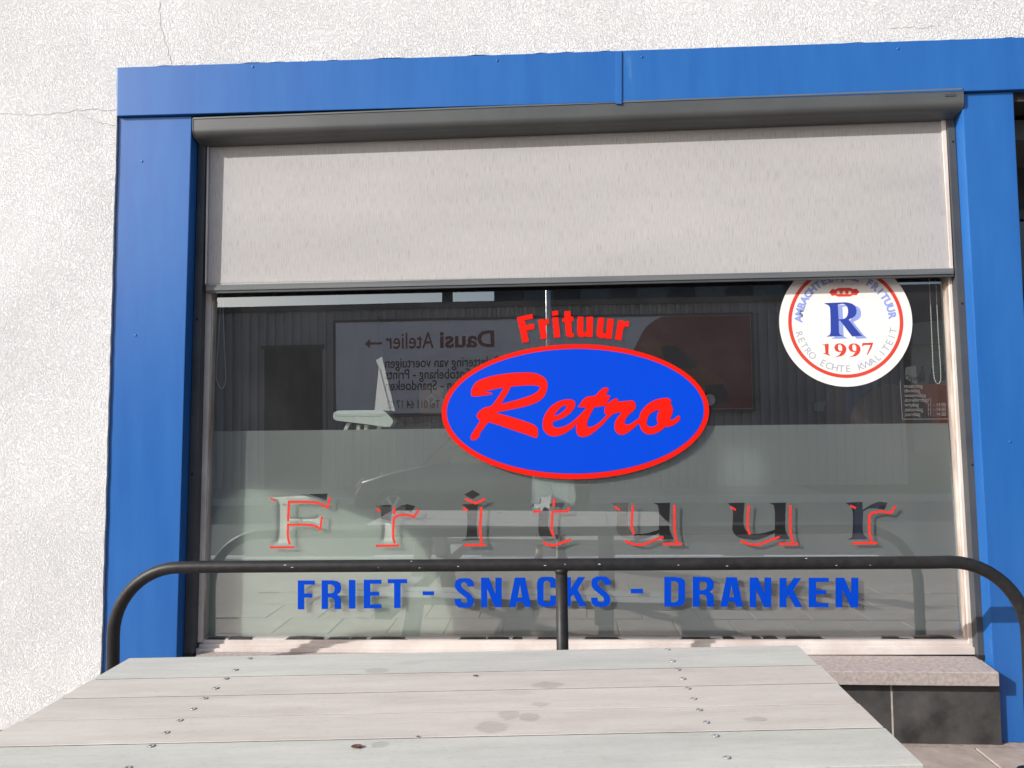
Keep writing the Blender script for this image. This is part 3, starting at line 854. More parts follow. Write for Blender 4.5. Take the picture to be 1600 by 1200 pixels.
caps = [('F', A0, 122, 335, 97, 457), ('R', A0, 420, 663, 95, 453), ('I', A0, 760, 843, 90, 448), ('E', A0, 947, 1168, 87, 445), ('T', A0, 1245, 1490, 80, 440),
        ('-', B0, 162, 305, 232, 280), ('S', B0, 563, 803, 68, 437), ('N', B0, 893, 1152, 62, 430), ('A', B0, 1240, 1520, 60, 428),
        ('C', C0, 155, 400, 90, 465), ('K', C0, 497, 768, 95, 460), ('S', C0, 830, 1072, 85, 465), ('-', C0, 1325, 1478, 242, 297),
        ('D', D0, 180, 505, 115, 578), ('R', D0, 625, 955, 115, 580), ('A', D0, 1055, 1410, 120, 580),
        ('N', E0, 92, 360, 100, 470), ('K', E0, 465, 750, 105, 470), ('E', E0, 830, 1078, 103, 470), ('N', E0, 1165, 1450, 103, 472)]
groups = {'first': thing('window_lettering', 'blue block capitals, leftmost short word along the window foot', 'lettering', None),
          'mid': thing('window_lettering', 'blue block capitals, middle word crossed by the rail post', 'lettering', None),
          'last': thing('window_lettering', 'blue block capitals, rightmost long word along the window foot', 'lettering', None),
          'd1': thing('window_lettering', 'blue dash between the left and middle blue words', 'lettering', None),
          'd2': thing('window_lettering', 'blue dash between the middle and right blue words', 'lettering', None)}
for k, (ch, z, xa, xb, ya, yb) in enumerate(caps):
    g = 'first' if k < 5 else 'd1' if k == 5 else 'mid' if k < 12 else 'd2' if k == 12 else 'last'
    loops = [[(xa + (xb - xa) * p[0], ya + (yb - ya) * p[1]) for p in lp] for lp in GL[ch]]
    pxshape('letter', loops, (z[0], z[1]), z[2], YV, 0.0004, M['vinyl_blue'], groups[g], smooth=False)

# ------------------------------------------------------------------ oval sign with script lettering
oval = thing('oval_sign', 'large blue oval sign with red rim and red script lettering on the glass', 'sign')
YO = -0.007
def ell(cx, cy, a, b, tilt, y, n=96):
    c = at(cx, cy, y); out = []
    for k in range(n):
        t = 2 * math.pi * k / n
        p = at(cx + a * math.cos(t) + 0.0 * math.sin(t), cy + b * math.sin(t) - tilt * a * math.cos(t), y)
        out.append((p.x, p.z))
    return out
shape('sign_rim', [ell(899, 643.2, 209, 105.5, 0.008, YO)], YO, 0.005, M['sign_red'], oval)
shape('sign_face', [ell(899, 642.6, 201, 97.5, 0.008, YO - 0.0005)], YO - 0.0008, 0.0008, M['sign_blue'], oval)
Rz, ez, oz = ((720, 570), .1), ((840, 590), .1), ((940, 590), .0875)
Rl = [[(165,490),(160,420),(180,350),(240,270),(320,225),(480,175),(700,138),(900,122),(1100,122),(1220,150),(1310,205),(1350,270),(1355,330),(1330,440),(1270,530),(1160,600),(1050,638),(900,675),(700,715),(540,745),(720,795),(950,865),(1130,930),(1190,980),(1205,1040),(1205,1110),(1195,1135),(1160,1140),(1050,1100),(800,1015),(600,945),(430,895),(395,940),(330,1030),(300,1070),(295,1110),(270,1145),(220,1175),(175,1178),(155,1160),(155,1110),(200,1030),(260,940),(300,870),(260,835),(245,800),(270,745),(340,685),(400,660),(470,645),(520,590),(590,490),(640,410),(670,355),(560,375),(400,410),(390,430),(490,435),(485,465),(330,485),(220,497)],
      [(780,340),(960,325),(1130,320),(1220,335),(1240,360),(1210,405),(1130,460),(1030,500),(850,555),(630,612),(680,520),(740,430),(770,370)]]
el = [[(80,700),(95,620),(140,530),(220,440),(320,375),(420,345),(520,342),(575,370),(590,410),(575,470),(520,545),(440,610),(330,660),(235,690),(235,740),(270,775),(330,780),(420,760),(520,705),(620,620),(700,540),(745,490),(700,590),(640,670),(600,735),(520,810),(420,875),(320,910),(230,915),(150,885),(95,825),(78,760)],
      [(250,598),(300,530),(360,470),(420,437),(460,440),(440,485),(380,540),(310,585)]]
tl_ = [[(630,460),(670,400),(720,335),(780,297),(900,278),(960,215),(1010,170),(1060,153),(1105,165),(1105,200),(1065,270),(1140,285),(1110,350),(1065,440),(960,455),(885,465),(840,550),(790,650),(770,740),(785,775),(840,770),(930,725),(1010,660),(1075,590),(1140,575),(1100,640),(1020,730),(920,820),(810,900),(700,930),(630,900),(605,840),(605,760),(640,660),(700,560),(760,468)]]
rl = [[(85,660),(50,635),(50,570),(80,500),(130,440),(210,390),(260,370),(295,385),(300,430),(400,420),(530,408),(580,425),(605,480),(605,540),(560,600),(480,670),(420,760),(412,810),(430,838),(470,840),(560,800),(660,725),(720,740),(720,800),(660,825),(580,895),(480,975),(380,1020),(310,1015),(250,960),(228,890),(245,780),(300,690),(365,622),(320,622),(215,645),(180,670),(130,720),(95,690)]]
ol = [[(690,640),(740,560),(830,470),(950,400),(1080,368),(1180,365),(1230,390),(1245,430),(1230,470),(1260,510),(1272,580),(1262,640),(1215,755),(1270,748),(1330,710),(1370,678),(1395,690),(1405,735),(1370,785),(1290,845),(1200,880),(1130,885),(1080,935),(990,985),(880,1015),(790,1000),(720,945),(680,850),(668,760)],
      [(1040,570),(1005,630),(988,700),(990,770),(1005,820),(970,855),(900,882),(820,865),(803,820),(815,750),(850,670),(920,610),(980,585)]]
for k, (lps, z) in enumerate(((Rl, Rz), (el, ez), (tl_, ez), (rl, oz), (ol, oz))):
    pxshape('letter', [soft(l, 4) for l in lps], z[0], z[1], YO - 0.0014 - 0.0002 * k, 0.0004, M['sign_red'], oval, smooth=False)

# raised red letters on an arc above the oval
arch = thing('arched_lettering', 'raised bold red letters arched over the oval sign', 'lettering')
Z4 = ((800, 480), .125)
arc_letters = [
 [[(62,125),(255,82),(265,140),(160,165),(170,225),(275,205),(283,270),(183,292),(213,430),(132,445)]],
 [[(325,155),(395,148),(400,180),(425,143),(455,130),(465,205),(430,215),(420,240),(435,390),(362,402)]],
 [[(497,50),(577,43),(577,100),(505,107)]],
 [[(503,128),(577,122),(603,375),(528,384)]],
 [[(652,50),(732,47),(737,117),(768,117),(768,172),(742,175),(748,310),(758,322),(775,325),(778,370),(720,378),(680,360),(668,310),(662,185),(630,185),(628,140),(655,137)]],
 [[(820,118),(893,118),(890,295),(900,318),(925,310),(932,290),(935,120),(1015,120),(1007,373),(932,373),(930,358),(890,375),(845,372),(815,345),(813,290)]],
 [[(1080,130),(1155,130),(1135,305),(1150,330),(1175,320),(1195,142),(1275,150),(1245,398),(1165,393),(1168,375),(1130,390),(1080,378),(1056,345),(1058,300)]],
 [[(1330,160),(1400,172),(1398,195),(1435,170),(1468,175),(1452,250),(1410,242),(1390,270),(1365,418),(1287,403)]]]
for lps in arc_letters:
    pxshape('letter', lps, Z4[0], Z4[1], -0.009, 0.007, M['sign_red'], arch, smooth=False)

# ------------------------------------------------------------------ round sticker
st = thing('round_sticker', 'round white sticker with red ring and blue monogram in upper right of window', 'sticker')
YK = -0.0025
cx, cy, rp = 1321.0, 503.0, 104.0
cc = at(cx, cy, YK); RM = (at(cx + rp, cy, YK) - at(cx - rp, cy, YK)).length / 2
def circ(r, n=96):
    return [(cc.x + r * math.cos(2 * math.pi * k / n), cc.z + r * math.sin(2 * math.pi * k / n)) for k in range(n)]
shape('sticker_disc', [circ(RM)], YK, 0.0004, M['sticker_white'], st)
shape('ring', [circ(RM * .865), circ(RM * .812)], YK - 0.0005, 0.0003, M['sticker_red'], st)
ZK = ((1270, 460), 110 / 1200)
Rk = [[(200,148),(400,140),(560,135),(660,155),(720,200),(745,270),(735,340),(690,390),(610,430),(680,520),(800,665),(850,705),(670,717),(560,570),(465,445),(440,450),(445,640),(465,685),(525,710),(230,718),(290,690),(303,640),(295,250),(270,190),(205,160)],
      [(425,175),(500,160),(560,180),(595,240),(598,320),(570,390),(510,420),(440,425)]]
pxshape('monogram_shadow', [[(p[0] + 78, p[1] + 40) for p in soft(l)] for l in Rk], ZK[0], ZK[1], YK - 0.0005, 0.0003, M['sticker_light'], st, smooth=False)
pxshape('monogram', [soft(l) for l in Rk], ZK[0], ZK[1], YK - 0.0009, 0.0003, M['sticker_blue'], st, smooth=False)
d1 = [[(150,858),(270,840),(265,1010),(310,1052),(165,1003),(215,1000),(205,870)]]
d9 = [[(365,910),(385,860),(440,835),(510,845),(560,890),(570,940),(550,1000),(490,1050),(370,1075),(450,1035),(485,980),(440,980),(390,960)], [(430,860),(470,850),(500,890),(498,965),(450,960),(432,930)]]
d7 = [[(845,830),(1030,822),(1000,910),(935,1028),(920,1025),(985,860),(880,862),(840,890)]]
for lps, dx in ((d1, 0), (d9, 0), (d9, 242), (d7, 0)):
    pxshape('digit', [[(p[0] + dx, p[1]) for p in soft(l)] for l in lps], ZK[0], ZK[1], YK - 0.0006, 0.0003, M['sticker_red'], st, smooth=False)
bz = ((1200, 400), 240 / 1309)
pxshape('badge', [[(520, 312), (545, 280), (575, 285), (600, 272), (700, 270), (725, 282), (755, 278), (777, 305), (755, 335), (725, 332), (700, 345), (600, 347), (570, 335), (545, 340)]], bz[0], bz[1], YK - 0.0005, 0.0003, M['sticker_red'], st, smooth=False)
for sx in (600, 648, 697):
    star = [(sx + (20 if k % 2 == 0 else 8) * math.sin(k * math.pi / 6), 311 - (20 if k % 2 == 0 else 8) * math.cos(k * math.pi / 6)) for k in range(12)]
    pxshape('star', [star], bz[0], bz[1], YK - 0.0009, 0.0003, M['sticker_white'], st, smooth=False)
def arc_text(body, r, a0, a1, size, mat, inside, bold, xs, y):
    n = len(body)
    for k, chh in enumerate(body):
        if chh == ' ': continue
        a = math.radians(a0 + (a1 - a0) * (k + .5) / n)
        me = text_mesh(chh, size, 0, bold, xs, 'CENTER', 0.0003)
        rot = a - math.pi / 2 if not inside else a + math.pi / 2
        Mx = Matrix.Translation((cc.x + r * math.cos(a), y, cc.z + r * math.sin(a))) @ Matrix.Rotation(-rot, 4, 'Y')
        me.transform(Mx)
        link('letter', me, mat, st)
arc_text('AMBACHTELIJKE FRITUUR', RM * .655, 179, 3, RM * .155, M['sticker_light'], False, 0.0022, 1.0, YK - 0.0006)
arc_text('RETRO ECHTE KWALITEIT', RM * .775, 190, 352, RM * .150, M['sticker_grey'], True, 0.0, 1.0, YK - 0.0006)

# opening hours on the glass
oh = thing('opening_hours', 'small pale opening-hours lettering in a thin box at the right edge of the glass', 'lettering')
lines = [('Open', 1413, 594.5, 11.5), ('maandag', 1413, 606, 8), ('dinsdag', 1413, 613.3, 8), ('woensdag', 1413.5, 620.6, 8), ('donderdag', 1413.5, 628, 8), ('vrijdag', 1414, 635.4, 8), ('zaterdag', 1414, 642.8, 8), ('zondag', 1414.5, 650.2, 8)]
for body, px, py, hpx in lines:
    v = at(px, py, YV)
    me = text_mesh(body, hpx * 3.3 / 1000 * 1.02, YV, 0.0, 0.92)
    o = link('text_line', me, M['hours'] if body != 'Open' else M['panel_black'], oh)
    o.location = (v.x, 0, v.z)
for py, body in ((628, '11'), (635.4, '11 - 14.00'), (642.8, '11 - 14.00'), (650.2, '11 - 14.00')):
    v = at(1449, py, YV)
    o = link('text_line', text_mesh(body, 0.026, YV, 0.0, 0.82), M['hours'], oh); o.location = (v.x, 0, v.z)
ribbon('box_outline', [(1406.5, 596), (1410, 655), (1484, 654.5)], 0.9, YV, M['hours'], oh, 0.0003)

# ------------------------------------------------------------------ black rail in front of the window
YR = -0.46
rail = thing('guard_rail', 'black painted tubular steel rail in front of the window', 'railing')
rx0, rx1 = at(177, 1000, YR).x, at(1607, 1000, YR).x
rz = (at(350, 886, YR).z + at(1480, 878, YR).z) / 2
rz0, rz1 = at(350, 886.5, YR).z, at(1480, 878, YR).z
pts = []
br = 0.30
def zr(x): return rz0 + (rz1 - rz0) * (x - rx0) / (rx1 - rx0)
zz = -0.02
while zz < zr(rx0) - br: pts.append((rx0, YR, zz)); zz += 0.06
for k in range(13):
    a = math.radians(180 - 90 * k / 12)
    pts.append((rx0 + br + br * math.cos(a), YR, zr(rx0) - br + br * math.sin(a)))
for k in range(1, 40): 
    x = rx0 + br + (rx1 - rx0 - 2 * br) * k / 40; pts.append((x, YR, zr(x)))
for k in range(13):
    a = math.radians(90 - 90 * k / 12)
    pts.append((rx1 - br + br * math.cos(a), YR, zr(rx1) - br + br * math.sin(a)))
zz = zr(rx1) - br - 0.06
while zz > -0.02: pts.append((rx1, YR, zz)); zz -= 0.06
hoop = tube('hoop', pts, 0.0265, M['rail'], rail, 20)
mx = at(878, 950, YR).x
post = tube('post', [(mx, YR, -0.02), (mx, YR, 0.3), (mx, YR, zr(mx) - 0.015)], 0.0255, M['rail'], rail, 20)
tube('weld', [(mx, YR, zr(mx) - 0.036), (mx, YR, zr(mx) - 0.026), (mx, YR, zr(mx) - 0.018)], [0.0262, 0.029, 0.031], M['rail'], post, 20)
for x in (rx0, mx, rx1):
    lathe('base_plate', [(0, 0), (0.06, 0), (0.06, 0.008), (0.03, 0.010), (0.028, 0.02)], 20, M['rail'], rail, Matrix.Translation((x, YR, 0.002)))
# chipped paint showing bare metal
for k in range(14):
    t = random.uniform(0.05, 0.95)
    x = rx0 + br + (rx1 - rx0 - 2 * br) * t
    a = random.uniform(-0.2, 1.0); L = random.uniform(0.002, 0.010)
    c = Vector((x, YR, zr(x))); nrm = Vector((0, -math.cos(a), math.sin(a)))
    tang = Vector((0, -math.sin(a), -math.cos(a)))
    bm = bmesh.new()
    ring = []
    for j in range(7):
        b = 2 * math.pi * j / 7
        q = c + nrm * 0.0268 + Vector((1, 0, 0.25 * random.uniform(-1, 1))) * L * math.cos(b) * random.uniform(.6, 1) + tang * 0.0022 * math.sin(b) * random.uniform(.5, 1)
        ring.append(bm.verts.new(q))
    bm.faces.new(ring)
    link('paint_chip', bm_mesh(bm, 'paint_chip'), M['scratch'], hoop)

# ------------------------------------------------------------------ picnic table
Lt = (cB - cA).length
depth = abs((cC - cB).dot(uy))
ang = math.atan2(ux.y, ux.x)
tb = thing('picnic_table', 'grey recycled-plastic picnic table in front of the window', 'table', loc=(0, 0, 0))
tb.location = (cA.x, cA.y, 0)
tb.rotation_euler = (0, 0, ang)
dL = atz(2, 1145, TZ) - cA; dR = cC - cB
skl, skr = dL.dot(ux) / abs(dL.dot(uy)), dR.dot(ux) / abs(dR.dot(uy))   # the two ends are sawn slightly off square
nb = 5
# joints seen at the right-hand end give the board widths
jy = []
for q in ((1248, 1008), (1279, 1039), (1308, 1067), (1342, 1099), (1381, 1137), (1441.5, 1195)):
    jy.append((atz(*q, TZ) - cB).dot(uy))
boards = []
for k in range(nb):
    ya, yb = jy[k + 1], jy[k]
    gf = 0.0026 if k in (2, 4) else 0.0009; gn = 0.0026 if k in (1, 3) else 0.0009
    bm = bmesh.new()
    box_bm(bm, (0, ya + gn, TZ - 0.045), (1, yb - gf, TZ + random.uniform(-.0007, .0007)))
    jl, jr = random.uniform(-.008, -.001), random.uniform(-.003, .003)
    for v in bm.verts:
        v.co.x = (jl - skl * v.co.y) if v.co.x < 0.5 else (Lt + jr - skr * v.co.y)
    bevel_bm(bm, 0.0012, 1)
    o = link('tabletop_board', bm_mesh(bm, 'tabletop_board'), M['board_green'] if k in (0, 4) else M['board_pink'], tb)
    o.data.transform(Matrix.Translation((0, 0, 0)))
    boards.append(o)
# grime packed into the joints between the boards
for k in range(1, nb):
    hw = 0.0020 if k in (2, 4) else 0.0008
    bm = bmesh.new(); box_bm(bm, (0.004 - skl * jy[k], jy[k] - hw, TZ - 0.02), (Lt - 0.004 - skr * jy[k], jy[k] + hw, TZ - (0.0006 if k in (2, 4) else 0.0002)))
    link('joint_grime', bm_mesh(bm, 'joint_grime'), M['grime'], boards[k])
def loc(v): 
    d = v - cA; return d.dot(ux), d.dot(uy)
Rsc = [(1043, 1015), (1051, 1033), (1059, 1046.5), (1067, 1060.5), (1075, 1076), (1084, 1092), (1093, 1109.5), (1104, 1129), (1118, 1150), (1136, 1184)]
Lsc = [(390, 1029), (368, 1047), (353, 1060.5), (337, 1075.5), (320, 1091.5), (302, 1108), (281, 1126), (260, 1145), (237, 1166), (200, 1200)]
for lst in (Rsc, Lsc):
    for k, q in enumerate(lst):
        x, y = loc(atz(*q, TZ))
        b = boards[k // 2]
        Mx = Matrix.Translation((x, y, TZ))
        s = lathe('screw', [(0.0078, -0.002), (0.0078, 0.0012), (0.0066, 0.0022), (0.0035, 0.0016), (0.003, 0.0004), (0, 0.0004)], 10, M['steel'], b, Mx)
        lathe('screw_hole', [(0.0088, 0.0009), (0.0079, 0.0009)], 12, M['dark_hole'], s, Mx)
# trestles: two slab legs, crossbeams and benches
for xc in (loc(atz(1088, 1100, TZ))[0], loc(atz(310, 1100, TZ))[0]):
    w2 = 0.05
    def bar(name, p, q, t):
        p = Vector(p); q = Vector(q); d = (q - p).normalized(); s = Vector((0, -d.z, d.y)) * t / 2
        bm = bmesh.new()
        vv = []
        for x in (xc - w2, xc + w2):
            for c in (p + s, q + s, q - s, p - s): vv.append(bm.verts.new((x, c.y, c.z)))
        for f in ((0, 1, 2, 3), (7, 6, 5, 4), (0, 4, 5, 1), (1, 5, 6, 2), (2, 6, 7, 3), (3, 7, 4, 0)): bm.faces.new([vv[i] for i in f])
        bevel_bm(bm, 0.004, 1)
        link(name, bm_mesh(bm, name), M['board_green'], tb)
    ym = -depth / 2
    bar('crossbeam', (0, -0.05, TZ - 0.086), (0, -depth + 0.05, TZ - 0.086), 0.078)
    bar('crossbeam', (0, 0.76, 0.36), (0, -depth - 0.76, 0.36), 0.09)
    bar('leg', (0, -0.20, TZ - 0.128), (0, 0.22, 0.012), 0.10)
    bar('leg', (0, -depth + 0.20, TZ - 0.128), (0, -depth - 0.22, 0.012), 0.10)
for side in (0, 1):
    for k in range(2):
        y0 = 0.50 + 0.135 * k if side == 0 else -depth - 0.50 - 0.135 * (k + 1)
        bm = bmesh.new(); box_bm(bm, (0.0, y0 + 0.003, 0.407), (Lt, y0 + 0.132, 0.45)); bevel_bm(bm, 0.003, 1)
        link('bench_board', bm_mesh(bm, 'bench_board'), M['board_green'], tb)

# crumbs of dead leaf on the table
def leaf(px, py, s, label, seed):
    rnd = random.Random(seed)
    p = atz(px, py, TZ)
    bm = bmesh.new()
    g = []
    for i in range(5):
        row = []
        for j in range(4):
            wv = math.sin(math.pi * (i + .3) / 4.6)
            row.append(bm.verts.new(((i - 2) * s * .5, (j - 1.5) * s * .42 * wv, s * (0.12 + 0.35 * abs(j - 1.5) ** 1.5 * .5 + rnd.uniform(0, .16)))))
        g.append(row)
    for i in range(4):
        for j in range(3): bm.faces.new((g[i][j], g[i + 1][j], g[i + 1][j + 1], g[i][j + 1]))
    me = bm_mesh(bm, 'dried_leaf')
    mn = min(v.co.z for v in me.vertices)
    me.transform(Matrix.Rotation(rnd.uniform(0, 6), 4, 'Z') @ Matrix.Translation((0, 0, -mn)))
    o = link('dried_leaf', me, M['leaf'])
    o.location = (p.x, p.y, TZ + 0.0012)
    tag(o, label, 'leaf', 'dead leaf crumbs on the table')
leaf(558, 1169, 0.013, 'curled brown dead leaf near the front of the table', 1)
leaf(743, 1057, 0.007, 'tiny brown leaf crumb on the far half of the table', 2)
leaf(653, 1152, 0.004, 'smallest brown speck on the table right of the curled leaf', 3)

# ------------------------------------------------------------------ inside the shop
zc = 2.93
box('room_floor', (-2.5, 0.05, 0.05), (3.5, 6.3, 0.10), M['room_floor'])['kind'] = 'structure'
box('room_ceiling', (-2.5, 0.031, 2.80), (3.5, 6.3, 2.9), M['room_ceiling'])['kind'] = 'structure'
box('room_back_wall', (-2.48, 6.0, 0.101), (3.48, 6.1, 2.799), M['room_wall'])['kind'] = 'structure'
box('room_side_wall', (-2.42, 0.053, 0.101), (-2.305, 5.999, 2.799), M['room_wall'])['kind'] = 'structure'
box('room_side_wall', (3.305, 0.53, 0.101), (3.4, 5.999, 2.799), M['room_wall'])['kind'] = 'structure'

def chain(pix, y, label):
    P = [at(a, b, y) for a, b in pix]
    fine = []
    for a, b in zip(P, P[1:]):
        n = max(1, int((b - a).length / 0.0068))
        fine += [a + (b - a) * k / n for k in range(n)]
    bm = bmesh.new()
    for c in fine:
        bmesh.ops.create_icosphere(bm, subdivisions=1, radius=0.0030, matrix=Matrix.Translation(c))
    me = bm_mesh(bm, 'beads', True)
    t = thing('bead_chain', label, 'chain', 'blind pull chains inside the glass')
    link('beads', me, M['chain'], t)
    tube('cord', P, 0.0007, M['chain'], t, 6)
chain([(345, 462), (342, 520), (338, 575), (338, 592), (341, 601), (343.5, 605.5), (346, 607), (348.5, 606), (351, 602), (353, 590), (352, 570), (350, 520), (348, 462)], 0.06, 'white bead pull chain hanging behind the left edge of the glass')
chain([(1452, 436), (1455, 500), (1458, 575), (1460, 592), (1462, 597), (1465, 599.5), (1468, 598.5), (1470, 594), (1470, 580), (1466, 520), (1462, 436)], 0.06, 'white bead pull chain hanging behind the right edge of the glass')

# pale stand with a folded card, seen just above the film
stn = thing('display_stand', 'pale green flat stand on thin legs just above the frosted film', 'stand')
ZS = ((500, 470), .1875)
top_l = [(150,915),(500,912),(540,925),(605,990),(605,1020),(580,1050),(540,1050),(400,1030),(200,1005),(130,995),(108,965),(115,930)]
pxshape('stand_top', [soft(top_l, 4)], ZS[0], ZS[1], 0.22, 0.10, M['stand'], stn, smooth=False)
ribbon('groove', [(525, 650.5), (598, 650.5)], 0.9, 0.219, M['card_shade'], stn)
for (xa, xb, dx) in ((557, 562, 0), (569, 574, 0), (589, 594, 0)):
    pxprism('leg', [(xa, 664), (xb, 664), (xb + dx, 1010), (xa + dx, 1010)], 0.25, 0.29, M['leg_yellow'], stn)
pxprism('leg', [(542, 661), (547, 661), (533, 690), (527, 690)], 0.25, 0.27, M['stand'], stn)
crd = thing('folded_card', 'tall white folded card standing on the pale green stand', 'card')
pxshape('front_leaf', [[(490, 552), (585, 915), (455, 912)]], ZS[0], ZS[1], 0.245, 0.002, M['card'], crd, smooth=False)
pxshape('side_leaf', [[(465, 495), (515, 465), (625, 920), (585, 915), (490, 552)]], ZS[0], ZS[1], 0.25, 0.002, M['card'], crd, smooth=False)
ctn = thing('cardboard_box', 'brown cardboard box with diamond emblem behind the glass left of the oval sign', 'box')
pxprism('carton', [(655, 604), (692, 604), (694, 648), (655, 648)], 0.9, 1.25, M['carton'], ctn, 0.004)
pxshape('emblem', [[(665, 624), (674, 616), (683, 624), (674, 632)], [(668, 624), (674, 628.5), (680, 624), (674, 619.5)]], (0, 0), 1, 0.897, 0.002, M['card_shade'], ctn, smooth=False)
# counter carrying it
cn = thing('counter', 'dark brown counter standing behind the middle of the window', 'counter')
ca = at(560, 650, 0.8)
box('counter_top', (ca.x, 0.8, ca.z - 0.05), (0.5, 1.6, ca.z - 0.005), M['chair_brown'], cn, 0.004)
box('counter_body', (ca.x + 0.05, 0.86, 0.10), (0.45, 1.55, ca.z - 0.05), M['room_wall'], cn)
# pale bench behind the left half of the film
bn = thing('pale_bench', 'pale upholstered bench seen dimly through the left half of the frosted film', 'bench')
bl = [(340, 800), (372, 768), (400, 764), (469, 773), (509, 786), (595, 815), (630, 826), (664, 860), (690, 920), (700, 1003), (330, 1003)]
o = pxshape('bench_back', [bl], (0, 0), 1, 0.032, 0.07, M['bench_pale'], bn)
o2 = box('seat', (at(340, 900, .3).x, 0.13, 0.36), (at(690, 900, .3).x, 0.62, 0.46), M['bench_pale'], bn, 0.02)
for x in (at(350, 900, .3).x, at(660, 900, .3).x):
    for y in (0.2, 0.56): box('leg', (x, y, 0.10), (x + 0.04, y + 0.04, 0.361), M['chair_brown'], bn)
# notices taped to the inside of the film
nt1 = thing('notice_sheet', 'pale paper notice taped behind the film right of the oval sign', 'notice')
pxprism('sheet', [(1124, 700), (1189, 699), (1190, 766), (1126, 768)], 0.075, 0.0754, M['card_shade'], nt1)
ps = thing('torn_paper', 'torn white paper strip showing below the oval sign', 'paper')
pxshape('torn_strip', [[(836, 742), (848, 744), (895, 746), (900, 778), (896, 790), (862, 773), (858, 795), (850, 792), (846, 800), (834, 794), (836, 770), (833, 760)]], (0, 0), 1, 0.0245, 0.0006, M['paper'], ps, smooth=False)
# right-hand interior
po = thing('navy_post', 'dark blue square post inside the shop behind the right side of the glass', 'post')
pxprism('post_shaft', [(1331, 560), (1371, 560), (1376, 1000), (1340, 1000)], 0.7, 0.8, M['post_blue'], po)
op = thing('poster_board', 'orange and grey poster with bottle pictures inside the right edge of the glass', 'poster')
pxprism('orange_field', [(1424, 600), (1500, 597), (1502, 690), (1424, 690)], 0.36, 0.375, M['orange'], op)
pxprism('grey_field', [(1427, 505), (1492, 498), (1500, 597), (1424, 600)], 0.36, 0.375, M['poster_grey'], op)
for bx_, by_ in ((1441, 572), (1457, 575), (1473, 570)):
    pxshape('bottle_print', [[(bx_ - 1.5, by_), (bx_ + 2, by_), (bx_ + 2.5, by_ + 8), (bx_ + 5, by_ + 14), (bx_ + 4, by_ + 25), (bx_ - 6, by_ + 25), (bx_ - 5, by_ + 13), (bx_ - 2, by_ + 8)]], (0, 0), 1, 0.358, 0.001, M['poster_dark'], op, smooth=False)
pw = thing('wall_paper_notice', 'small white lit notice beside the bottle poster', 'notice')
pxprism('sheet', [(1415, 574), (1431, 571), (1433, 601), (1414, 592)], 0.33, 0.332, M['sticker_white'], pw)
ch = thing('round_back_chair', 'dark chair with a big rounded back at lower right inside the glass', 'chair')
lp = [(1332, 680), (1334, 650), (1345, 622), (1365, 606), (1392, 600), (1418, 606), (1440, 622), (1455, 648), (1459, 680)]
pxshape('backrest', [lp + [(1455, 790), (1340, 790)]], (0, 0), 1, 0.22, 0.04, M['chair_brown'], ch, smooth=False)
cb = at(1345, 800, 0.26); cb2 = at(1450, 800, 0.26)
box('seat', (cb.x, 0.261, 0.5), (cb2.x, 0.70, 0.56), M['chair_brown'], ch, 0.01)
for x in (cb.x, cb2.x - 0.04):
    for y in (0.265, 0.65): box('leg', (x, y, 0.10), (x + 0.04, y + 0.04, 0.5), M['chair_brown'], ch)
ch2 = thing('tan_back_chair', 'tan curved chair back dimly seen below the round sticker', 'chair')
lp = [(1292, 690), (1290, 640), (1297, 612), (1310, 600), (1322, 606), (1330, 630), (1330, 690)]
pxshape('backrest', [lp], (0, 0), 1, 1.6, 0.04, M['chair_tan'], ch2, smooth=False)
cb = at(1292, 700, 1.65); cb2 = at(1330, 700, 1.65)
box('seat', (cb.x - .1, 1.645, 0.5), (cb2.x + .1, 2.0, 0.55), M['chair_tan'], ch2, 0.01)
for x in (cb.x - .08, cb2.x + .04):
    for y in (1.66, 1.94): box('leg', (x, y, 0.10), (x + 0.04, y + 0.04, 0.5), M['chair_brown'], ch2)
for x in (cb.x - .02, cb2.x - .04): box('back_post', (x, 1.605, 0.55), (x + .03, 1.635, at(1300, 690, 1.6).z), M['chair_tan'], ch2)
pf = thing('picture_frame', 'small framed picture on the back wall below the round sticker', 'picture')
pxprism('frame', [(1271, 627), (1292, 626), (1292, 643), (1271, 644)], 2.6, 2.63, M['chair_brown'], pf)
pxprism('picture', [(1273, 629), (1290, 628), (1290, 641), (1273, 642)], 2.597, 2.599, M['card'], pf)

# ------------------------------------------------------------------ across the street (seen mirrored in the glass)
def mir(px, py, d):
    v = at(px, py, d); return Vector((v.x, -d, v.z))
YH = 12.0
hall = thing('warehouse_hall', 'low grey hall with ribbed metal cladding across the street', 'building')
hx0, hx1 = -16.0, mir(1405, 600, YH).x
ztop = (mir(400, 489, YH).z + mir(1150, 468, YH).z) / 2
# ribbed cladding: trapezoid profile swept upright
bm = bmesh.new()
prof = []
x = hx0; pitch = 0.19
while x < hx1:
    prof += [(x, 0.0), (x + 0.085, 0.0), (x + 0.105, 0.05), (x + 0.172, 0.05)]
    x += pitch
lo = [bm.verts.new((a, -YH - 0.05 + b, 0.0)) for a, b in prof]; hi = [bm.verts.new((a, -YH - 0.05 + b, ztop)) for a, b in prof]
for i in range(len(prof) - 1): bm.faces.new((lo[i], lo[i + 1], hi[i + 1], hi[i]))
link('ribbed_cladding', bm_mesh(bm, 'ribbed_cladding'), M['cladding'], hall)
box('hall_body', (hx0, -YH - 9, 0), (hx1 + 0.1, -YH - 0.06, ztop - 0.02), M['cladding'], hall)
box('roof_trim', (hx0 - 0.1, -YH - 9.1, ztop - 0.02), (hx1 + 0.2, -YH + 0.08, ztop + 0.10), M['trim'], hall)
da, db = mir(414, 546, YH), mir(502, 560, YH)
dr = box('door', (da.x, -YH - 0.01, 0.0), (db.x, -YH + 0.03, da.z), M['dark_door'], hall)
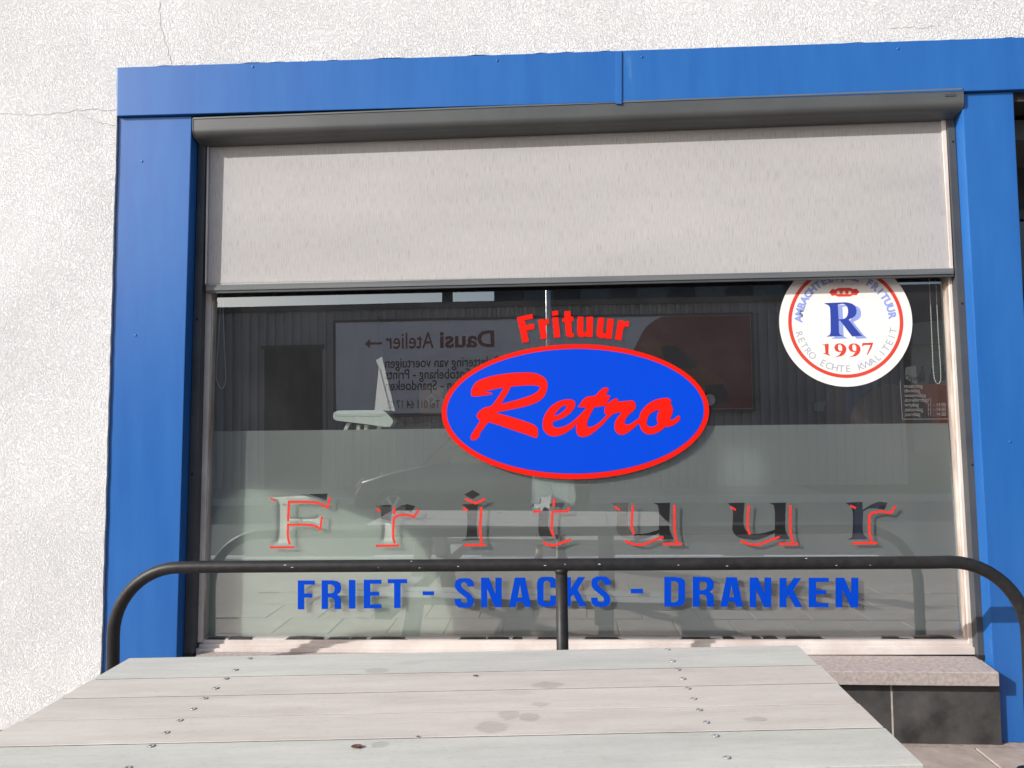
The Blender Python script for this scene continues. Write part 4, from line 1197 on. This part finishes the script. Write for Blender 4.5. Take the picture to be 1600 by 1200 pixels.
box('door_frame', (da.x - 0.08, -YH - 0.01, da.z), (db.x + 0.08, -YH + 0.06, da.z + 0.08), M['trim'], dr)
# advertising panel
ad = thing('advert_panel', 'wide advertising panel with lettering and a van picture on the grey hall', 'sign')
p0, p1 = mir(525, 508, YH - 0.08), mir(1175, 487, YH - 0.08)
q0, q1 = mir(525, 641, YH - 0.08), mir(1175, 645, YH - 0.08)
az1 = (p0.z + p1.z) / 2; az0 = (q0.z + q1.z) / 2; ax0 = (p0.x + q0.x) / 2; ax1 = (p1.x + q1.x) / 2
YA = -YH + 0.08
box('panel_board', (ax0, -YH + 0.0, az0), (ax1, YA, az1), M['panel_white'], ad)
for lo_, hi_ in (((ax0 - .05, -YH, az1), (ax1 + .05, YA + .02, az1 + .05)), ((ax0 - .05, -YH, az0 - .05), (ax1 + .05, YA + .02, az0)), ((ax0 - .05, -YH, az0), (ax0, YA + .02, az1)), ((ax1, -YH, az0), (ax1 + .05, YA + .02, az1))):
    box('panel_edge', lo_, hi_, M['trim'], ad)
def flat(name, pix, off, mat, sm=True):
    """Printed area: pixel outline as seen in the mirror image, laid on the panel."""
    l = [(p.x, p.z) for p in (mir(a, b, YH - 0.08) for a, b in (soft(pix, 3) if sm else pix))]
    l = [(min(max(a, ax0 + .01), ax1 - .01), min(max(b, az0 + .01), az1 - .01)) for a, b in l]
    return shape(name, [l], YA + off, 0.002, mat, ad)
flat('red_field', [(1053, 480), (1180, 480), (1180, 660), (985, 660), (985, 560), (998, 530), (1010, 510), (1030, 496)], 0.003, M['panel_red'])
flat('van_body', [(995, 536), (1020, 530), (1055, 538), (1080, 560), (1100, 575), (1125, 590), (1137, 612), (1136, 630), (1000, 640), (990, 560)], 0.006, M['van_orange'])
flat('van_window', [(1033, 540), (1058, 541), (1075, 556), (1088, 566), (1088, 574), (1070, 578), (1040, 565)], 0.009, M['van_dark'])
flat('van_bumper', [(1100, 602), (1130, 600), (1138, 615), (1136, 628), (1120, 632), (1102, 618)], 0.009, M['van_dark'])
c = mir(1109, 625, YH - .08)
for r, mt, off in ((0.16, 'tyre', .012), (0.11, 'rim', .015)):
    shape('van_wheel', [[(c.x + r * math.cos(a * math.pi / 12), c.z + r * 1.1 * math.sin(a * math.pi / 12)) for a in range(24)]], YA + off, 0.002, M[mt], ad)
def adtext(body, px_r, py_b, size, bold, xs, mat):
    """Lettering on the panel, facing the shop; its right-hand end lies at the mirrored pixel."""
    me = text_mesh(body, size, 0, bold, xs, 'RIGHT', 0.004)
    v = mir(px_r, py_b, YH - .08)
    me.transform(Matrix.Translation((v.x, YA + 0.006, v.z)) @ Matrix.Rotation(math.pi, 4, 'Z'))
    link('lettering', me, mat, ad)
K = 15.6 / FPX
adtext('Dausi', 686.5, 542.5, 36 * K, 0.014, 1.08, M['panel_textred'])
adtext('Atelier', 603, 545, 37 * K, 0.003, 0.74, M['panel_textred'])
flat('arrow_shaft', [(578, 535), (597, 534.5), (597, 538), (578, 538.5)], 0.003, M['panel_textred'], False)
flat('arrow_head', [(570.5, 537.3), (578.5, 529.5), (578.5, 544.5)], 0.005, M['panel_textred'], False)
for body, pb in (('Belettering van voertuigen', 574.5), ('- Fotobehang - Prints', 592.5), ('den - Spandoeken', 610), ):
    adtext(body, 601, pb, 22.5 * K, 0.003, 0.76, M['panel_black'])
adtext('Tel 011 64 17 02', 604, 638.5, 18.5 * K, 0.001, 0.66, M['panel_black'])
# taller dark block behind the right half of the hall, lamp post
tbk = thing('tall_dark_building', 'taller dark building rising behind the grey hall', 'building')
tx0 = mir(772, 470, 21.0).x
box('facade', (tx0, -34, 0), (mir(1405, 470, 21.0).x, -21.0, 9.0), M['tallwall'], tbk)
for k in range(6):
    for r in range(2):
        box('window', (tx0 + 1.0 + k * 1.9, -21.02, 4.9 + 2.0 * r), (tx0 + 2.0 + k * 1.9, -20.97, 6.1 + 2.0 * r), M['car_glass'], tbk)
chy = thing('chimney_stack', 'dark flat chimney block on the skyline behind the hall', 'chimney')
ca, cb = mir(691, 470, 21.5), mir(703, 470, 21.5)
box('shaft', (ca.x, -22.3, 0), (cb.x, -21.5, 7.6), M['tallwall'], chy)
lpst = thing('lamp_post', 'slim pale lamp post standing before the grey hall', 'lamp post')
v = mir(857, 520, 10.3)
lpst.location = (v.x, -10.3, 0)
tube('pole', [(0, 0, 0.0), (0, 0, 2.5), (0, 0, 6.0)], [0.07, 0.055, 0.04], M['rim'], lpst)
tube('arm', [(0, 0, 5.95), (0, 0.25, 6.2), (0, 0.9, 6.3)], 0.03, M['rim'], lpst)
box('lantern', (-0.12, 0.7, 6.25), (0.12, 1.3, 6.38), M['trim'], lpst, 0.02)
# house and trees further along the street
hs_ = thing('brick_house', 'brick house with pitched roof further along the street', 'house')
hx = mir(1425, 600, 26).x
box('wall', (hx, -34, -0.1), (hx + 9, -26, 4.2), M['brick'], hs_)
bm = bmesh.new()
rv = [bm.verts.new(p) for p in ((hx - .3, -25.6, 4.1), (hx + 9.3, -25.6, 4.1), (hx + 9.3, -34.4, 4.1), (hx - .3, -34.4, 4.1), (hx - .3, -30, 7.2), (hx + 9.3, -30, 7.2))]
for f in ((0, 1, 5, 4), (2, 3, 4, 5), (0, 4, 3), (1, 2, 5), (0, 3, 2, 1)): bm.faces.new([rv[i] for i in f])
link('roof', bm_mesh(bm, 'roof'), M['rooftile'], hs_)
for k in range(3):
    wd = box('window', (hx + 1 + 2.7 * k, -26.02, 1.0), (hx + 2.3 + 2.7 * k, -25.96, 2.5), M['car_glass'], hs_)
    box('window_sill', (hx + .9 + 2.7 * k, -26.0, .9), (hx + 2.4 + 2.7 * k, -25.88, .99), M['kerb'], wd)
def tree(x, y, h, label, seed):
    rnd = random.Random(seed)
    t = thing('street_tree', label, 'tree', 'trees along the verge')
    t.location = (x, y, -0.1)
    tube('trunk', [(0, 0, 0), (0.05, 0, h * .3), (0.0, 0.08, h * .55), (0.05, 0.05, h * .8)], [0.16, 0.13, 0.09, 0.03], M['bark'], t, 8)
    bm = bmesh.new()
    for c in range(34):
        a = rnd.uniform(0, 6.28); rr = rnd.uniform(0, 1) ** .5 * h * .28; cz = h * rnd.uniform(.42, .98)
        rr *= 1 - abs(cz / h - .66) * 1.3
        c0 = Vector((rr * math.cos(a), rr * math.sin(a), cz))
        for j in range(70):
            d = Vector((rnd.gauss(0, 1), rnd.gauss(0, 1), rnd.gauss(0, .8))) * h * .055
            n = Vector((rnd.gauss(0, 1), rnd.gauss(0, 1), rnd.gauss(0, 1))).normalized()
            e1 = n.orthogonal().normalized() * h * .014; e2 = n.cross(e1)
            p = c0 + d
            bm.faces.new([bm.verts.new(p - e1), bm.verts.new(p + e2 * .6), bm.verts.new(p + e1), bm.verts.new(p - e2 * .6)])
    me = bpy.data.meshes.new('crown'); bm.to_mesh(me); bm.free()
    link('crown', me, M['foliage'], t)
tree(mir(1478, 500, 17).x + 4.2, -17, 6.5, 'leafy street tree on the verge right of the grey hall', 4)
tree(hx1 + 11.5, -15, 5.5, 'smaller leafy tree further right on the verge', 9)

# parked car across the road
def make_car(x_front, yc):
    c = thing('parked_car', 'small dark hatchback parked before the grey hall', 'car')
    c.location = (x_front, yc, -0.115)
    L, W = 3.55, 1.6
    low = [(0.02, .30), (0.0, .50), (0.10, .66), (0.55, .80), (0.95, .88), (1.2, .92), (3.0, .95), (3.45, .90), (3.55, .60), (3.50, .28)]
    bm = bmesh.new()
    rows = []
    for f, inset in ((-1, .10), (-.93, .02), (-.6, 0), (0, 0), (.6, 0), (.93, .02), (1, .10)):
        rows.append([bm.verts.new((x + (inset if x < 1 else -inset if x > 3 else 0) * 1.0, f * W / 2, z - (0.02 if abs(f) == 1 else 0))) for x, z in low])
    n = len(low)
    for a, b in zip(rows, rows[1:]):
        for i in range(n): bm.faces.new((a[i], a[(i + 1) % n], b[(i + 1) % n], b[i]))
    bm.faces.new(rows[0]); bm.faces.new(rows[-1][::-1])
    body = link('body', bm_mesh(bm, 'body', True), M['car'], c)
    cab = [(0.98, .87), (1.55, 1.36), (1.85, 1.44), (2.75, 1.43), (3.15, 1.34), (3.42, .90)]
    bm = bmesh.new(); rows = []
    for s in (-1, 1):
        rows.append([bm.verts.new((x, s * (W / 2 - 0.05 - (z - .87) * .30), z)) for x, z in cab])
    for i in range(len(cab)): 
        j = (i + 1) % len(cab); bm.faces.new((rows[0][i], rows[0][j], rows[1][j], rows[1][i]))
    bm.faces.new(rows[0]); bm.faces.new(rows[1][::-1])
    link('cabin', bm_mesh(bm, 'cabin'), M['car'], c)
    for s in (-1, 1):
        for pl_ in ([(1.18, .92), (1.60, 1.31), (2.10, 1.36), (2.10, .93)], [(2.17, .93), (2.17, 1.36), (2.70, 1.36), (3.05, 1.28), (3.15, .94)]):
            bm = bmesh.new()
            bm.faces.new([bm.verts.new((x, s * (W / 2 - 0.045 - (z - .87) * .30 + 0.004), z)) for x, z in pl_])
            link('side_window', bm_mesh(bm, 'side_window'), M['car_glass'], c)
    bm = bmesh.new()
    bm.faces.new([bm.verts.new((x - .012, y, z + .012)) for x, y, z in ((1.04, -.68, .92), (1.04, .68, .92), (1.53, .56, 1.34), (1.53, -.56, 1.34))])
    link('windscreen', bm_mesh(bm, 'windscreen'), M['car_glass'], c)
    for s in (-1, 1):
        lathe('headlight', [(0.0, -.02), (.09, 0), (.10, .03), (0, .06)], 12, M['lamp'], c, Matrix.Translation((0.10, s * .62, .62)) @ Matrix.Rotation(math.radians(-60), 4, 'Y') @ Matrix.Diagonal((1, 1.4, 1, 1)))
        box('mirror', (1.22, s * .80 - .07, .92), (1.34, s * .80 + .07, 1.03), M['car'], c, 0.02)
        for x in (0.62, 2.92):
            Mx = Matrix.Translation((x, s * .72, .29)) @ Matrix.Rotation(math.radians(-90 * s), 4, 'X')
            wh = lathe('wheel', [(.19, -.09), (.27, -.10), (.29, -.06), (.29, .06), (.27, .10), (.20, .10), (.19, .06), (.0, .04)], 24, M['tyre'], c, Mx)
            lathe('rim', [(.19, .065), (.18, .085), (.16, .07), (.05, .075), (0, .09)], 24, M['rim'], wh, Mx)
            for k in range(6):
                bm = bmesh.new(); box_bm(bm, (.03, -.02, .07), (.175, .02, .095)); me = bm_mesh(bm, 'spoke')
                me.transform(Mx @ Matrix.Rotation(k * math.pi / 3, 4, 'Z')); link('spoke', me, M['rim'], wh)
    return c
make_car(mir(546, 800, 7.0).x, -7.9)

# the person taking the picture, seen only as a faint reflection
per = thing('person', 'person in light top and jeans mirrored faintly in the glass below the oval sign', 'person')
per.location = (-0.09, -4.08, 0)
def skin_body(name, verts, edges, radii, mat, root=0):
    me = bpy.data.meshes.new(name)
    me.from_pydata(verts, edges, [])
    o = bpy.data.objects.new(name, me)
    COL.objects.link(o)
    md = o.modifiers.new('s', 'SKIN'); md.use_smooth_shade = True
    sub = o.modifiers.new('u', 'SUBSURF'); sub.levels = 2; sub.render_levels = 2
    for i, r in enumerate(radii):
        me.skin_vertices[0].data[i].radius = r if isinstance(r, tuple) else (r, r)
        me.skin_vertices[0].data[i].use_root = (i == root)
    dg = bpy.context.evaluated_depsgraph_get()
    m2 = bpy.data.meshes.new_from_object(o.evaluated_get(dg))
    bpy.data.objects.remove(o)
    m2.name = name
    return link(name, m2, mat, per)
bv, be, br_ = [], [], []
def add(p, r, par=None):
    bv.append(p); br_.append(r)
    if par is not None: be.append((par, len(bv) - 1))
    return len(bv) - 1
pel = add((0, 0, .92), (.15, .10)); wst = add((0, 0, 1.08), (.135, .095), pel); chs = add((0, .01, 1.28), (.16, .11), wst)
nk = add((0, .02, 1.44), .055, chs); hd = add((0, .05, 1.55), (.075, .085), nk); hd2 = add((0, .05, 1.66), (.07, .085), hd)
for s in (-1, 1):
    hip = add((s * .10, 0, .84), .085, pel); kn = add((s * .115, .03, .48), .06, hip); an = add((s * .12, -.01, .09), .04, kn); ft = add((s * .13, .15, .035), .035, an)
    sh = add((s * .19, .0, 1.37), .055, chs); elb = add((s * .26, .14, 1.16), .042, sh); wr = add((s * .10, .33, 1.36), .03, elb); pm = add((s * .075, .36, 1.43), (.022, .035), wr)
    for k in range(4):
        f1 = add((s * (.06 - .002 * k), .385 - .004 * k, 1.40 + .022 * k), .009, pm); add((s * (.025 - .003 * k), .39, 1.405 + .022 * k), .008, f1)
    t1 = add((s * .05, .355, 1.475), .010, pm); add((s * .02, .37, 1.485), .009, t1)
body = skin_body('body', bv, be, br_, M['skin'])
skin_body('trousers', [(0, 0, .94), (0, 0, 1.04), (-.10, 0, .84), (-.115, .03, .48), (-.12, -.01, .11), (.10, 0, .84), (.115, .03, .48), (.12, -.01, .11)],
          [(0, 1), (0, 2), (2, 3), (3, 4), (0, 5), (5, 6), (6, 7)], [(.168, .118), (.152, .112), .102, .077, .06, .102, .077, .06], M['jeans'])
skin_body('top', [(0, 0, 1.12), (0, 0, .96), (0, .01, 1.28), (0, .02, 1.40), (-.19, 0, 1.37), (-.24, .09, 1.22), (.19, 0, 1.37), (.24, .09, 1.22)],
          [(0, 1), (0, 2), (2, 3), (2, 4), (4, 5), (2, 6), (6, 7)], [(.155, .112), (.172, .124), (.178, .126), .075, .072, .06, .072, .06], M['shirt'])
skin_body('hair', [(0, .02, 1.66), (0, .0, 1.60), (0, .06, 1.70)], [(0, 1), (0, 2)], [(.085, .09), (.085, .07), (.075, .06)], M['hair'])
for s in (-1, 1):
    skin_body('shoe', [(s * .12, -.03, .05), (s * .128, .08, .045), (s * .135, .18, .035)], [(0, 1), (1, 2)], [.05, .048, .036], M['shoe'])
